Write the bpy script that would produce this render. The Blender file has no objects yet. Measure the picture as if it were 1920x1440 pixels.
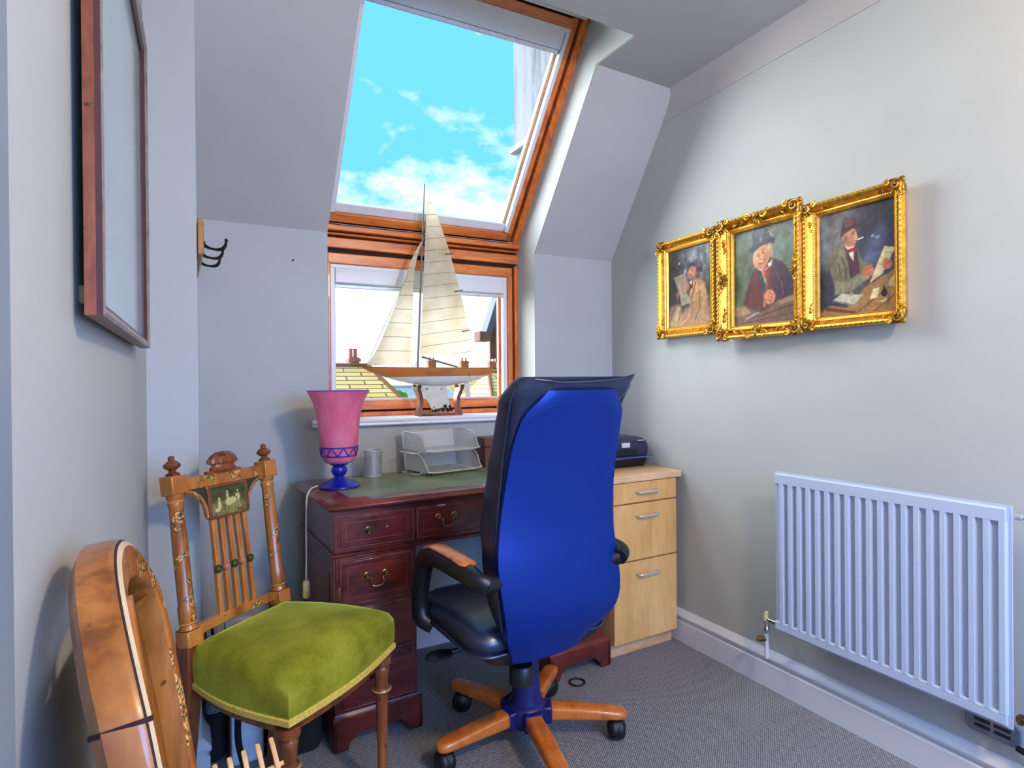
import bpy, bmesh, math, random
import numpy as np
from mathutils import Vector, Matrix, Euler
random.seed(7); np.random.seed(7)
SC = bpy.context.scene
COL = SC.collection
PI = math.pi

# ------------------------------------------------------------------ camera
F_PX, YAW, PITCH, ROLL, H = 1107.87, math.radians(29.783), math.radians(-.202), math.radians(-.509), 1.13
cy, sy = math.cos(YAW), math.sin(YAW)
_R = Vector((cy, -sy, 0)); _F = Vector((sy, cy, 0)); _U = Vector((0, 0, 1))
F2 = _F*math.cos(PITCH) + _U*math.sin(PITCH); U2 = _U*math.cos(PITCH) - _F*math.sin(PITCH)
R3 = _R*math.cos(ROLL) + U2*math.sin(ROLL); U3 = U2*math.cos(ROLL) - _R*math.sin(ROLL)
cam = bpy.data.cameras.new('camera'); cam_o = bpy.data.objects.new('camera', cam); COL.objects.link(cam_o)
cam.sensor_fit = 'HORIZONTAL'; cam.sensor_width = 36.0; cam.lens = F_PX/1920*36.0; cam.clip_start = .02; cam.clip_end = 500
M = Matrix((R3, U3, -F2)).transposed().to_4x4(); M.translation = Vector((0, 0, H))
cam_o.matrix_world = M
SC.camera = cam_o

# ------------------------------------------------------------------ colour management, world, lights
SC.view_settings.view_transform = 'Standard'; SC.view_settings.look = 'None'
SC.view_settings.exposure = 0.4; SC.view_settings.gamma = 1.0; SC.view_settings.use_curve_mapping = False
SC.cycles.use_denoising = True
SC.cycles.max_bounces = 10; SC.cycles.diffuse_bounces = 6; SC.cycles.transparent_max_bounces = 16
SC.cycles.sample_clamp_indirect = 6.0

WORLD_STRENGTH = 2.35
w = bpy.data.worlds.new('sky'); SC.world = w; w.use_nodes = True
nt = w.node_tree; nt.nodes.clear()
def wn(t, **k):
    n = nt.nodes.new(t)
    for a, b in k.items(): setattr(n, a, b)
    return n
out = wn('ShaderNodeOutputWorld'); bg = wn('ShaderNodeBackground'); tc = wn('ShaderNodeTexCoord')
sep = wn('ShaderNodeSeparateXYZ'); nt.links.new(tc.outputs['Generated'], sep.inputs[0])
mp = wn('ShaderNodeMapping'); mp.inputs['Scale'].default_value = (1, 1, 1.9); mp.inputs['Location'].default_value = (.35, .1, .2)
nt.links.new(tc.outputs['Generated'], mp.inputs[0])
no = wn('ShaderNodeTexNoise'); no.inputs['Scale'].default_value = 4.2; no.inputs['Detail'].default_value = 9; no.inputs['Roughness'].default_value = .6
nt.links.new(mp.outputs[0], no.inputs['Vector'])
ma = wn('ShaderNodeMath', operation='MULTIPLY_ADD'); ma.inputs[1].default_value = -1.15; ma.inputs[2].default_value = .50
nt.links.new(sep.outputs['Z'], ma.inputs[0])
mx = wn('ShaderNodeMath', operation='MAXIMUM'); mx.inputs[1].default_value = -.02; nt.links.new(ma.outputs[0], mx.inputs[0])
ad = wn('ShaderNodeMath', operation='ADD'); nt.links.new(no.outputs['Fac'], ad.inputs[0]); nt.links.new(mx.outputs[0], ad.inputs[1])
cr = wn('ShaderNodeValToRGB'); cr.color_ramp.elements[0].position = .57; cr.color_ramp.elements[0].color = (0, 0, 0, 1)
cr.color_ramp.elements[1].position = .70; cr.color_ramp.elements[1].color = (1, 1, 1, 1)
nt.links.new(ad.outputs[0], cr.inputs[0])
mixc = wn('ShaderNodeMixRGB'); mixc.inputs[1].default_value = (.068, .27, .42, 1); mixc.inputs[2].default_value = (.42, .44, .45, 1)
nt.links.new(cr.outputs[0], mixc.inputs[0]); nt.links.new(mixc.outputs[0], bg.inputs[0])
bg.inputs[1].default_value = WORLD_STRENGTH
nt.links.new(bg.outputs[0], out.inputs[0])

def light(kind, name, loc, energy, color, **k):
    l = bpy.data.lights.new(name, kind); l.energy = energy; l.color = color
    for a, b in k.items(): setattr(l, a, b)
    o = bpy.data.objects.new(name, l); o.location = loc; COL.objects.link(o); return o
# diffuse daylight: a broad soft sun falling in through the roof window and the dormer window
s = light('SUN', 'soft_daylight', (2, 8, 9), 12.0, (.96, .98, 1), angle=math.radians(70))
s.rotation_euler = Vector((.68, -.64, -.47)).to_track_quat('-Z', 'Y').to_euler()
# blue fill light added outside an assumed, unseen window behind the camera
a = light('AREA', 'assumed_rear_window_fill', (1.02, -1.85, 1.40), 94.0, (.18, .40, 1.0), shape='RECTANGLE', size=1.5, size_y=1.3)
a.rotation_euler = Vector((.10, 1, -.95)).to_track_quat('-Z', 'Y').to_euler()
# warm fill light, as from an assumed ceiling lamp behind the camera
light('POINT', 'assumed_ceiling_lamp_fill', (.95, -.45, 2.03), 78.0, (1, .76, .55), shadow_soft_size=.09)

# ------------------------------------------------------------------ materials
def srgb(r, g, b):
    f = lambda c: (c/255/12.92) if c/255 <= .04045 else ((c/255+.055)/1.055)**2.4
    return (f(r), f(g), f(b))
MATS = {}
def base(name, col, rough=.5, metal=0., spec=.5, coat=0., **k):
    m = bpy.data.materials.new(name); m.use_nodes = True
    p = m.node_tree.nodes['Principled BSDF']
    p.inputs['Base Color'].default_value = (*col, 1); p.inputs['Roughness'].default_value = rough
    p.inputs['Metallic'].default_value = metal; p.inputs['Specular IOR Level'].default_value = spec
    p.inputs['Coat Weight'].default_value = coat
    for a, b in k.items(): p.inputs[a.replace('_', ' ')].default_value = b
    MATS[name] = m
    return m, m.node_tree, p
def link(nt, a, b): nt.links.new(a, b)
def objvec(nt, scale=(1, 1, 1), rot=(0, 0, 0), loc=(0, 0, 0)):
    t = nt.nodes.new('ShaderNodeTexCoord'); mp = nt.nodes.new('ShaderNodeMapping')
    mp.inputs['Scale'].default_value = scale; mp.inputs['Rotation'].default_value = rot; mp.inputs['Location'].default_value = loc
    nt.links.new(t.outputs['Object'], mp.inputs[0]); return mp.outputs[0]
def noise(nt, vec, scale, detail=4, rough=.55, dist=0.):
    n = nt.nodes.new('ShaderNodeTexNoise'); n.inputs['Scale'].default_value = scale; n.inputs['Detail'].default_value = detail
    n.inputs['Roughness'].default_value = rough; n.inputs['Distortion'].default_value = dist
    nt.links.new(vec, n.inputs['Vector']); return n.outputs['Fac']
def ramp(nt, fac, stops):
    r = nt.nodes.new('ShaderNodeValToRGB'); e = r.color_ramp.elements
    while len(e) < len(stops): e.new(.5)
    for i, (p, c) in enumerate(stops): e[i].position = p; e[i].color = (*c, 1)
    nt.links.new(fac, r.inputs[0]); return r.outputs[0]
def math_(nt, op, a, b=None, c=None):
    n = nt.nodes.new('ShaderNodeMath'); n.operation = op
    for i, x in enumerate((a, b, c)):
        if x is None: continue
        if isinstance(x, (int, float)): n.inputs[i].default_value = x
        else: nt.links.new(x, n.inputs[i])
    return n.outputs[0]
def mixrgb(nt, fac, a, b, mode='MIX'):
    n = nt.nodes.new('ShaderNodeMixRGB'); n.blend_type = mode
    for i, x in enumerate((fac, a, b)):
        if isinstance(x, (int, float)): n.inputs[i].default_value = x
        elif isinstance(x, tuple): n.inputs[i].default_value = (*x, 1)
        else: nt.links.new(x, n.inputs[i])
    return n.outputs[0]
def bump(nt, p, h, strength=.2, dist=.002):
    b = nt.nodes.new('ShaderNodeBump'); b.inputs['Strength'].default_value = strength; b.inputs['Distance'].default_value = dist
    nt.links.new(h, b.inputs['Height']); nt.links.new(b.outputs[0], p.inputs['Normal'])

def paint_mat(name, col, rough=.55, var=.04, bstr=.12):
    m, nt, p = base(name, col, rough)
    v = objvec(nt); n = noise(nt, v, 1.7, 3)
    c2 = tuple(x*(1-var*2) for x in col)
    link(nt, ramp(nt, n, [(.35, c2), (.65, col)]), p.inputs['Base Color'])
    bump(nt, p, noise(nt, v, 160, 2), bstr, .001)
    return m
def wood_mat(name, dark, light_, scale=(1, 1, 1), rough=.35, coat=.0, grain=14, mottling=None, bstr=.05, spec=.5):
    """scale stretches the grain: the SMALL number is the grain direction"""
    m, nt, p = base(name, light_, rough, coat=coat, spec=spec)
    v = objvec(nt, scale); n = noise(nt, v, grain, 6, .6, .6)
    n2 = noise(nt, v, grain*6, 3, .5)
    f = math_(nt, 'ADD', math_(nt, 'MULTIPLY', n, .75), math_(nt, 'MULTIPLY', n2, .25))
    mid = tuple((a+b)/2 for a, b in zip(dark, light_))
    c = ramp(nt, f, [(.36, dark), (.5, mid), (.64, light_)])
    if mottling:
        k = noise(nt, objvec(nt), 42, 3)
        c = mixrgb(nt, ramp(nt, k, [(.66, (0, 0, 0)), (.72, (1, 1, 1))]), c, mottling)
    link(nt, c, p.inputs['Base Color']); bump(nt, p, f, bstr, .001)
    return m
S = srgb
paint_mat('wall_paint', S(174, 180, 178), .6)
paint_mat('ceiling_paint', S(178, 178, 176), .7)
paint_mat('gloss_white', S(208, 212, 218), .28, .02, .03)  # dimmed and blued in its colour for the blue light on the skirting
paint_mat('sill_white', S(232, 233, 236), .3, .02, .03)
paint_mat('door_casing_shaded', S(116, 132, 142), .5, .02, .03)  # casing colour darkened to hold the shade of its unlit side
paint_mat('radiator_blue_cast', S(178, 193, 216), .32, .02, .03)  # white radiator; the blue cast falling on it is put into this colour
paint_mat('white_plastic', S(216, 219, 219), .35, .02, .0)
paint_mat('blind_fabric', S(214, 217, 218), .6, .03, .05)
# carpet: small loops in crossed rows
m, nt, p = base('carpet', S(118, 118, 122), .95, spec=.1)
v = objvec(nt, rot=(0, 0, math.radians(52)))
wv = nt.nodes.new('ShaderNodeTexWave'); wv.inputs['Scale'].default_value = 52; wv.inputs['Distortion'].default_value = 1.2; wv.inputs['Detail'].default_value = 2; link(nt, v, wv.inputs[0])
wv2 = nt.nodes.new('ShaderNodeTexWave'); wv2.bands_direction = 'Y'; wv2.inputs['Scale'].default_value = 36; wv2.inputs['Distortion'].default_value = 1.5; link(nt, v, wv2.inputs[0])
h = math_(nt, 'MULTIPLY', wv.outputs['Fac'], wv2.outputs['Fac'])
n = noise(nt, v, 90, 3)
hh = math_(nt, 'ADD', math_(nt, 'MULTIPLY', h, .75), math_(nt, 'MULTIPLY', n, .35))
link(nt, ramp(nt, hh, [(.12, S(92, 92, 97)), (.45, S(146, 146, 148)), (.8, S(186, 184, 180))]), p.inputs['Base Color']); bump(nt, p, hh, .7, .004)
# timber
wood_mat('window_wood_x', S(180, 82, 28), S(234, 140, 64), (.12, 1, 1), .3, .2, 30)
wood_mat('window_wood_z', S(180, 80, 26), S(232, 136, 60), (1, 1, .12), .3, .2, 30)
wood_mat('mahogany', S(62, 18, 18), S(118, 46, 38), (.25, 1, .6), .3, .2, 16)
wood_mat('mahogany_side', S(78, 36, 32), S(132, 78, 66), (1, 1, .2), .4, .08, 16)
wood_mat('mahogany_red', S(84, 30, 24), S(140, 66, 52), (.2, 1, 1), .22, .4, 16)
wood_mat('box_wood', S(86, 36, 26), S(126, 62, 46), (.2, 1, 1), .4, .1, 20)
wood_mat('beech', S(206, 150, 84), S(232, 186, 118), (.8, 1, .25), .42, .05, 9)
wood_mat('beech_top', S(196, 150, 104), S(224, 184, 140), (.2, 1, 1), .38, .1, 12)
wood_mat('satinwood', S(112, 62, 22), S(178, 116, 54), (1, 1, .18), .3, .25, 14, mottling=S(80, 42, 16))
wood_mat('satinwood_plain', S(150, 84, 28), S(206, 134, 58), (1, 1, .15), .3, .25, 14)
wood_mat('dark_leg', S(78, 36, 16), S(142, 78, 36), (1, 1, .2), .35, .15, 18, mottling=S(52, 26, 14))
wood_mat('chair_arm_wood', S(176, 84, 26), S(214, 124, 50), (1, 1, .4), .28, .35, 16)
wood_mat('pine', S(206, 150, 84), S(236, 190, 124), (1, 1, .15), .5, .0, 30)
wood_mat('frame_brown', S(96, 48, 26), S(158, 88, 52), (1, 1, .25), .45, .05, 24, mottling=S(44, 20, 14))
wood_mat('stand_wood', S(74, 36, 18), S(132, 76, 44), (1, 1, .3), .4, .1, 22)
wood_mat('hook_board_wood', S(136, 86, 26), S(186, 128, 48), (1, .2, 1), .45, .1, 18)
# painted floral satinwood
def floral(name, sc=26, dens=.52):
    m, nt, p = base(name, S(188, 116, 46), .3, coat=.25)
    v = objvec(nt, (1, 1, .18)); n = noise(nt, v, 14, 6, .6, .6)
    c = ramp(nt, n, [(.36, S(138, 74, 24)), (.64, S(200, 126, 54))])
    o = objvec(nt)
    big = noise(nt, o, sc*.55, 1)
    sm = noise(nt, o, sc*3.2, 2)
    leaf = math_(nt, 'MULTIPLY', ramp(nt, big, [(dens+.02, (0, 0, 0)), (dens+.05, (1, 1, 1))]), ramp(nt, sm, [(.46, (0, 0, 0)), (.5, (1, 1, 1))]))
    c = mixrgb(nt, leaf, c, S(66, 74, 24))
    fl = math_(nt, 'MULTIPLY', ramp(nt, big, [(dens+.07, (0, 0, 0)), (dens+.09, (1, 1, 1))]), ramp(nt, noise(nt, o, sc*4.1, 1), [(.48, (0, 0, 0)), (.53, (1, 1, 1))]))
    c = mixrgb(nt, fl, c, S(222, 160, 96))
    link(nt, c, p.inputs['Base Color']); return m
floral('floral_wood', 44, .57); floral('floral_rim', 50, .50)
# flat-ish materials
def flat(name, col, rough=.5, metal=0., nscale=30, var=.12, spec=.5, coat=0., bstr=.0, **k):
    m, nt, p = base(name, col, rough, metal, spec, coat, **k)
    n = noise(nt, objvec(nt), nscale, 4)
    link(nt, ramp(nt, n, [(.3, tuple(x*(1-var) for x in col)), (.7, tuple(min(1, x*(1+var)) for x in col))]), p.inputs['Base Color'])
    if bstr: bump(nt, p, n, bstr, .002)
    return m
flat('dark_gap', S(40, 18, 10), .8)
flat('black_plastic', S(22, 23, 28), .38)
flat('black_leather', S(15, 30, 60), .34, nscale=22, var=.2, bstr=.25, spec=.95)
flat('blue_back', S(3, 46, 132), .40, .45, nscale=300, var=.1, bstr=.05, spec=.45)
flat('column_blue', S(20, 25, 88), .4)
flat('chrome', S(205, 208, 212), .18, 1.)
flat('brushed_steel', S(206, 208, 212), .34, .55)
flat('brass', S(150, 128, 84), .34, 1., var=.3)
flat('old_brass', S(120, 100, 66), .38, 1., var=.35)
flat('gold', S(224, 168, 60), .36, .8, nscale=60, var=.28)
flat('gold_bright', S(246, 200, 96), .32, .85, nscale=60, var=.2)
flat('gold_dark', S(158, 118, 46), .42, .7, nscale=90, var=.5)
flat('gold_paint', S(206, 166, 92), .4, .3)
flat('worn_highlight_edge', S(196, 176, 140), .4)  # worn pale edge with the whitish highlight of the rim painted in
flat('silver_wood', S(150, 140, 132), .35, .4, var=.3)
flat('purple_wood', S(70, 40, 44), .35)
flat('red_inlay', S(158, 62, 42), .4)
flat('green_enamel', S(52, 64, 24), .4)
flat('pink_enamel', S(176, 110, 78), .4)
flat('dark_green', S(40, 50, 30), .5)
flat('cord_cream', S(214, 206, 170), .5)
flat('switch_yellow', S(206, 184, 104), .45)
flat('cord_white', S(206, 212, 218), .5)
flat('black_rubber', S(16, 17, 22), .5)
flat('bag_black', S(15, 16, 20), .85)
flat('vent_grey', S(104, 112, 124), .5)
flat('iron_black', S(30, 26, 24), .4, .6)
flat('printer_shell', S(38, 40, 62), .3)
flat('printer_dark', S(14, 15, 24), .2)
flat('printer_edge', S(84, 104, 176), .25)
flat('screen_grey', S(186, 194, 200), .2)
flat('white_carton', S(196, 204, 214), .6)
flat('trim_yellow', S(208, 178, 76), .7, nscale=200, var=.3)
flat('brick', S(170, 96, 70), .9)
flat('slate', S(150, 166, 176), .7, nscale=3, var=.15)
flat('slate_dark', S(74, 84, 100), .7)
flat('dark_timber', S(104, 72, 62), .8, nscale=8, var=.35)
flat('hull_white', S(214, 214, 208), .35, nscale=14, var=.05)
flat('deck_brown', S(120, 84, 44), .5)
flat('mast_green', S(104, 120, 112), .45)
flat('keel_paint', S(206, 204, 186), .5, nscale=30, var=.12)
flat('foot_blue', S(26, 34, 150), .25, nscale=30, var=.35)
flat('deco_blue', S(30, 36, 150), .3)
flat('tree_leaf', S(84, 132, 52), .8, nscale=12, var=.4)
flat('ground_far', S(120, 130, 110), .9)
# render on the neighbour's stack: pale with grey streaks
m, nt, p = base('stack_render', S(206, 206, 208), .9)
n = noise(nt, objvec(nt, (1.2, 1.2, .22)), 2.6, 7, .7)
link(nt, ramp(nt, n, [(.38, S(58, 64, 78)), (.5, S(98, 104, 116)), (.7, S(118, 121, 126))]), p.inputs['Base Color'])
# clay tiles: rows (z) with slots
m, nt, p = base('roof_tiles', S(206, 160, 100), .85)
bk = nt.nodes.new('ShaderNodeTexBrick'); bk.inputs['Color1'].default_value = (*S(236, 196, 128), 1); bk.inputs['Color2'].default_value = (*S(222, 176, 108), 1)
bk.inputs['Mortar'].default_value = (*S(120, 76, 40), 1); bk.inputs['Scale'].default_value = 1.0; bk.inputs['Mortar Size'].default_value = .035
bk.inputs['Brick Width'].default_value = 1.6; bk.inputs['Row Height'].default_value = .36; 
uvn = nt.nodes.new('ShaderNodeUVMap'); link(nt, uvn.outputs[0], bk.inputs['Vector']); link(nt, bk.outputs['Color'], p.inputs['Base Color'])
# velvet
m, nt, p = base('green_velvet', S(116, 126, 22), .85, spec=.15, Sheen_Weight=.9, Sheen_Roughness=.35, Sheen_Tint=(*S(206, 220, 90), 1))
n = noise(nt, objvec(nt), 9, 5); n2 = noise(nt, objvec(nt), 120, 3)
link(nt, ramp(nt, math_(nt, 'ADD', math_(nt, 'MULTIPLY', n, .8), math_(nt, 'MULTIPLY', n2, .2)), [(.35, S(110, 110, 20)), (.65, S(154, 152, 44))]), p.inputs['Base Color'])
# leather writing surface
m, nt, p = base('green_leather', S(96, 112, 74), .38)
n = noise(nt, objvec(nt), 7, 6, .65)
link(nt, ramp(nt, n, [(.3, S(92, 104, 72)), (.55, S(128, 142, 108)), (.75, S(150, 150, 110))]), p.inputs['Base Color'])
# mirror glass / window panes
flat('mirror_glass', S(184, 212, 220), .16, .25, nscale=3, var=.05, coat=.4, Coat_Roughness=.03)
m, nt, p = base('pane', (1, 1, 1), .02); nt.nodes.clear()
o = nt.nodes.new('ShaderNodeOutputMaterial'); t = nt.nodes.new('ShaderNodeBsdfTransparent'); g = nt.nodes.new('ShaderNodeBsdfGlossy'); g.inputs['Roughness'].default_value = .01
mxs = nt.nodes.new('ShaderNodeMixShader'); fr = nt.nodes.new('ShaderNodeFresnel'); fr.inputs[0].default_value = 1.10
t.inputs[0].default_value = (.98, .99, .985, 1)
link(nt, fr.outputs[0], mxs.inputs[0]); link(nt, t.outputs[0], mxs.inputs[1]); link(nt, g.outputs[0], mxs.inputs[2]); link(nt, mxs.outputs[0], o.inputs[0])
# pink lamp glass
m, nt, p = base('pink_glass', S(236, 132, 168), .3, coat=.3, Subsurface_Weight=.35, Subsurface_Radius=(.05, .02, .02))
n = noise(nt, objvec(nt, (1, 1, .5)), 22, 4)
link(nt, ramp(nt, n, [(.35, S(238, 122, 160)), (.65, S(250, 168, 198))]), p.inputs['Base Color'])
t_ = nt.nodes.new('ShaderNodeBsdfTranslucent'); t_.inputs[0].default_value = (*S(255, 170, 200), 1); mxp = nt.nodes.new('ShaderNodeMixShader'); mxp.inputs[0].default_value = .45
link(nt, p.outputs[0], mxp.inputs[1]); link(nt, t_.outputs[0], mxp.inputs[2]); link(nt, mxp.outputs[0], nt.nodes['Material Output'].inputs[0])
flat('purple_rim', S(126, 92, 158), .3)
# wire mesh
m, nt, p = base('wire_mesh', S(186, 192, 198), .4, .6)
v = objvec(nt, (1, 1, 1))
def mesh_alpha(m, nt, p, open_=.38):
    tr = nt.nodes.new('ShaderNodeBsdfTransparent'); mx = nt.nodes.new('ShaderNodeMixShader'); o = nt.nodes['Material Output']
    ck = nt.nodes.new('ShaderNodeTexChecker'); ck.inputs['Scale'].default_value = 520; link(nt, objvec(nt, rot=(.6, .4, .5)), ck.inputs['Vector'])
    link(nt, math_(nt, 'MULTIPLY', ck.outputs['Fac'], open_*2), mx.inputs[0]); link(nt, p.outputs[0], mx.inputs[1]); link(nt, tr.outputs[0], mx.inputs[2]); link(nt, mx.outputs[0], o.inputs[0])
mesh_alpha(m, nt, p, .42)
m, nt, p = base('wire_mesh_tray', S(206, 211, 214), .5, .2); mesh_alpha(m, nt, p, .22)
# sail cloth with seams rising towards the leech
def sail(name, pitch, slope, off):
    m, nt, p = base(name, S(226, 214, 180), .7, spec=.2)
    t = nt.nodes.new('ShaderNodeTexCoord'); sp = nt.nodes.new('ShaderNodeSeparateXYZ'); link(nt, t.outputs['Object'], sp.inputs[0])
    q = math_(nt, 'SUBTRACT', sp.outputs['Z'], math_(nt, 'MULTIPLY', sp.outputs['X'], slope))
    fr = math_(nt, 'FRACT', math_(nt, 'DIVIDE', math_(nt, 'ADD', q, off), pitch))
    ln = math_(nt, 'LESS_THAN', fr, .035)
    n = noise(nt, objvec(nt), 9, 5)
    c = ramp(nt, n, [(.3, S(206, 190, 146)), (.6, S(232, 222, 194))])
    c = mixrgb(nt, ln, c, S(120, 108, 84)); link(nt, c, p.inputs['Base Color'])
    tl = nt.nodes.new('ShaderNodeBsdfTranslucent'); link(nt, c, tl.inputs[0]); mx = nt.nodes.new('ShaderNodeMixShader'); mx.inputs[0].default_value = .38
    link(nt, p.outputs[0], mx.inputs[1]); link(nt, tl.outputs[0], mx.inputs[2]); link(nt, mx.outputs[0], nt.nodes['Material Output'].inputs[0])
sail('mainsail_cloth', .052, .16, 0); sail('jib_cloth', .060, .0, .02)
# hull topsides: varnished orange with a red patch
m, nt, p = base('hull_orange', S(186, 110, 46), .28, coat=.3)
v = objvec(nt, (.4, 1, 1)); n = noise(nt, v, 14, 5)
link(nt, ramp(nt, n, [(.3, S(148, 88, 36)), (.52, S(190, 120, 52)), (.7, S(206, 92, 52))]), p.inputs['Base Color'])
# canvas paint
m, nt, p = base('oil_paint', (1, 1, 1), .42, spec=.3, coat=.05)
at = nt.nodes.new('ShaderNodeAttribute'); at.attribute_name = 'paint'
n = noise(nt, objvec(nt), 60, 5, .7)
link(nt, mixrgb(nt, .35, at.outputs['Color'], ramp(nt, n, [(.3, (.55, .5, .45)), (.7, (1, 1, 1))]), 'MULTIPLY'), p.inputs['Base Color'])
bump(nt, p, noise(nt, objvec(nt), 260, 3), .25, .001)
# painted panel of the chair back (grisaille)
m, nt, p = base('woven_bag', S(90, 96, 110), .9)
bk = nt.nodes.new('ShaderNodeTexBrick'); bk.inputs['Scale'].default_value = 90; bk.inputs['Color1'].default_value = (*S(150, 160, 178), 1); bk.inputs['Color2'].default_value = (*S(70, 78, 100), 1); bk.inputs['Mortar'].default_value = (*S(40, 44, 58), 1)
link(nt, objvec(nt, rot=(PI/2, 0, 0)), bk.inputs['Vector']); link(nt, bk.outputs['Color'], p.inputs['Base Color'])

# ------------------------------------------------------------------ mesh builder
class MB:
    def __init__(s): s.v = []; s.f = []; s.m = []; s.uv = {}
    def add(s, vs, fs, mi=0, mat=None):
        b = len(s.v)
        s.v += [tuple(mat @ Vector(p)) if mat else tuple(p) for p in vs]
        s.f += [tuple(i+b for i in f) for f in fs]; s.m += [mi]*len(fs); return s
    def box(s, lo, hi, mi=0, mat=None):
        (a, b, c), (d, e, f) = lo, hi
        return s.add([(a, b, c), (d, b, c), (d, e, c), (a, e, c), (a, b, f), (d, b, f), (d, e, f), (a, e, f)],
                     [(0, 3, 2, 1), (4, 5, 6, 7), (0, 1, 5, 4), (1, 2, 6, 5), (2, 3, 7, 6), (3, 0, 4, 7)], mi, mat)
    def hexa(s, v8, mi=0): return s.add(v8, [(0, 3, 2, 1), (4, 5, 6, 7), (0, 1, 5, 4), (1, 2, 6, 5), (2, 3, 7, 6), (3, 0, 4, 7)], mi)
    def prism(s, poly, d0, d1, axis='z', mi=0, mat=None):
        n = len(poly)
        def P(a, b, d): return {'z': (a, b, d), 'y': (a, d, b), 'x': (d, a, b)}[axis]
        vs = [P(a, b, d0) for a, b in poly] + [P(a, b, d1) for a, b in poly]
        fs = [tuple(reversed(range(n))), tuple(range(n, 2*n))] + [(i, (i+1) % n, (i+1) % n+n, i+n) for i in range(n)]
        return s.add(vs, fs, mi, mat)
    def loft(s, rings, mi=0, cap=True, closed=True, mat=None):
        n = len(rings[0]); vs = [p for r in rings for p in r]; fs = []
        for i in range(len(rings)-1):
            for j in range(n if closed else n-1):
                k = (j+1) % n; fs.append((i*n+j, i*n+k, (i+1)*n+k, (i+1)*n+j))
        if cap: fs += [tuple(reversed(range(n))), tuple(range((len(rings)-1)*n, len(rings)*n))]
        return s.add(vs, fs, mi, mat)
    def lathe(s, prof, c=(0, 0, 0), seg=32, mi=0, cap=True, mat=None, wave=None):
        R = []
        for r, z in prof:
            R.append([(c[0]+r*(1+(wave[1]*math.cos(wave[0]*2*PI*k/seg) if wave else 0))*math.cos(2*PI*k/seg), c[1]+r*(1+(wave[1]*math.cos(wave[0]*2*PI*k/seg) if wave else 0))*math.sin(2*PI*k/seg), c[2]+z) for k in range(seg)])
        return s.loft(R, mi, cap, True, mat)
    def tube(s, pts, r, seg=10, mi=0, cap=True, closed=False, flat_=1., up=None, mat=None):
        pts = [Vector(p) for p in pts]; n = len(pts); rr = r if isinstance(r, (list, tuple)) else [r]*n
        R = []; prev = None
        for i, p in enumerate(pts):
            if closed: t = pts[(i+1) % n]-pts[i-1]
            else: t = pts[min(i+1, n-1)]-pts[max(i-1, 0)]
            t.normalize()
            if prev is None:
                u = Vector(up) if up else (Vector((0, 0, 1)) if abs(t.z) < .9 else Vector((1, 0, 0)))
            else: u = prev
            u = (u-t*u.dot(t)).normalized(); prev = u; q = t.cross(u)
            R.append([tuple(p+u*rr[i]*math.cos(2*PI*k/seg)+q*rr[i]*flat_*math.sin(2*PI*k/seg)) for k in range(seg)])
        if closed: R.append(R[0]); cap = False
        return s.loft(R, mi, cap, True, mat)
    def ball(s, c, r, mi=0, seg=10, ring=7, mat=None):
        r = r if isinstance(r, (tuple, list)) else (r, r, r); mt = Matrix.Translation(c) @ (mat or Matrix()) @ Matrix.Diagonal((*r, 1))
        vs = [(0, 0, -1)]; fs = []
        for i in range(1, ring):
            th = PI*i/ring
            vs += [(math.sin(th)*math.cos(2*PI*k/seg), math.sin(th)*math.sin(2*PI*k/seg), -math.cos(th)) for k in range(seg)]
        vs.append((0, 0, 1)); L = len(vs)-1
        for k in range(seg):
            fs.append((0, 1+(k+1) % seg, 1+k)); fs.append((L, L-seg+k, L-seg+(k+1) % seg))
            for i in range(ring-2):
                a = 1+i*seg; fs.append((a+k, a+(k+1) % seg, a+seg+(k+1) % seg, a+seg+k))
        return s.add(vs, fs, mi, mt)
    def build(s, name, mats, parent=None, smooth=True, bevel=0., bseg=2, ang=38, sub=0, solid=0., wn=False):
        me = bpy.data.meshes.new(name); me.from_pydata([tuple(map(float, v)) for v in s.v], [], s.f)
        for m in (mats if isinstance(mats, (list, tuple)) else [mats]): me.materials.append(MATS[m])
        me.polygons.foreach_set('material_index', s.m)
        bm = bmesh.new(); bm.from_mesh(me); bmesh.ops.recalc_face_normals(bm, faces=bm.faces); bm.to_mesh(me); bm.free()
        if smooth: me.shade_smooth(); me.set_sharp_from_angle(angle=math.radians(ang))
        o = bpy.data.objects.new(name, me); COL.objects.link(o)
        if parent: o.parent = parent
        if solid:
            k = o.modifiers.new('solid', 'SOLIDIFY'); k.thickness = solid; k.offset = 0
        if sub:
            k = o.modifiers.new('sub', 'SUBSURF'); k.levels = k.render_levels = sub
        if bevel:
            k = o.modifiers.new('bevel', 'BEVEL'); k.width = bevel; k.segments = bseg; k.limit_method = 'ANGLE'; k.angle_limit = math.radians(35)
        return o
def tag(o, label=None, cat=None, group=None, kind=None):
    if label: o['label'] = label
    if cat: o['category'] = cat
    if group: o['group'] = group
    if kind: o['kind'] = kind
    return o
def thing(name, label, cat, loc=(0, 0, 0), rz=0, group=None):
    o = bpy.data.objects.new(name, None); COL.objects.link(o); o.location = loc; o.rotation_euler = (0, 0, rz); o.empty_display_size = .05
    return tag(o, label, cat, group)
def struct(o, label=None, cat=None): return tag(o, label, cat, kind='structure')
def copy_tree(o, parent=None):
    c = o.copy(); COL.objects.link(c)
    if parent: c.parent = parent
    for ch in [x for x in COL.objects if x.parent == o]: copy_tree(ch, c)
    return c
def circ(c, r, n=24, ax='z', a0=0, a1=2*PI, end=False):
    P = []
    for k in range(n+(1 if end else 0)):
        t = a0+(a1-a0)*k/n; x, y = r*math.cos(t), r*math.sin(t)
        P.append({'z': (c[0]+x, c[1]+y, c[2]), 'y': (c[0]+x, c[1], c[2]+y), 'x': (c[0], c[1]+x, c[2]+y)}[ax])
    return P
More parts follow.
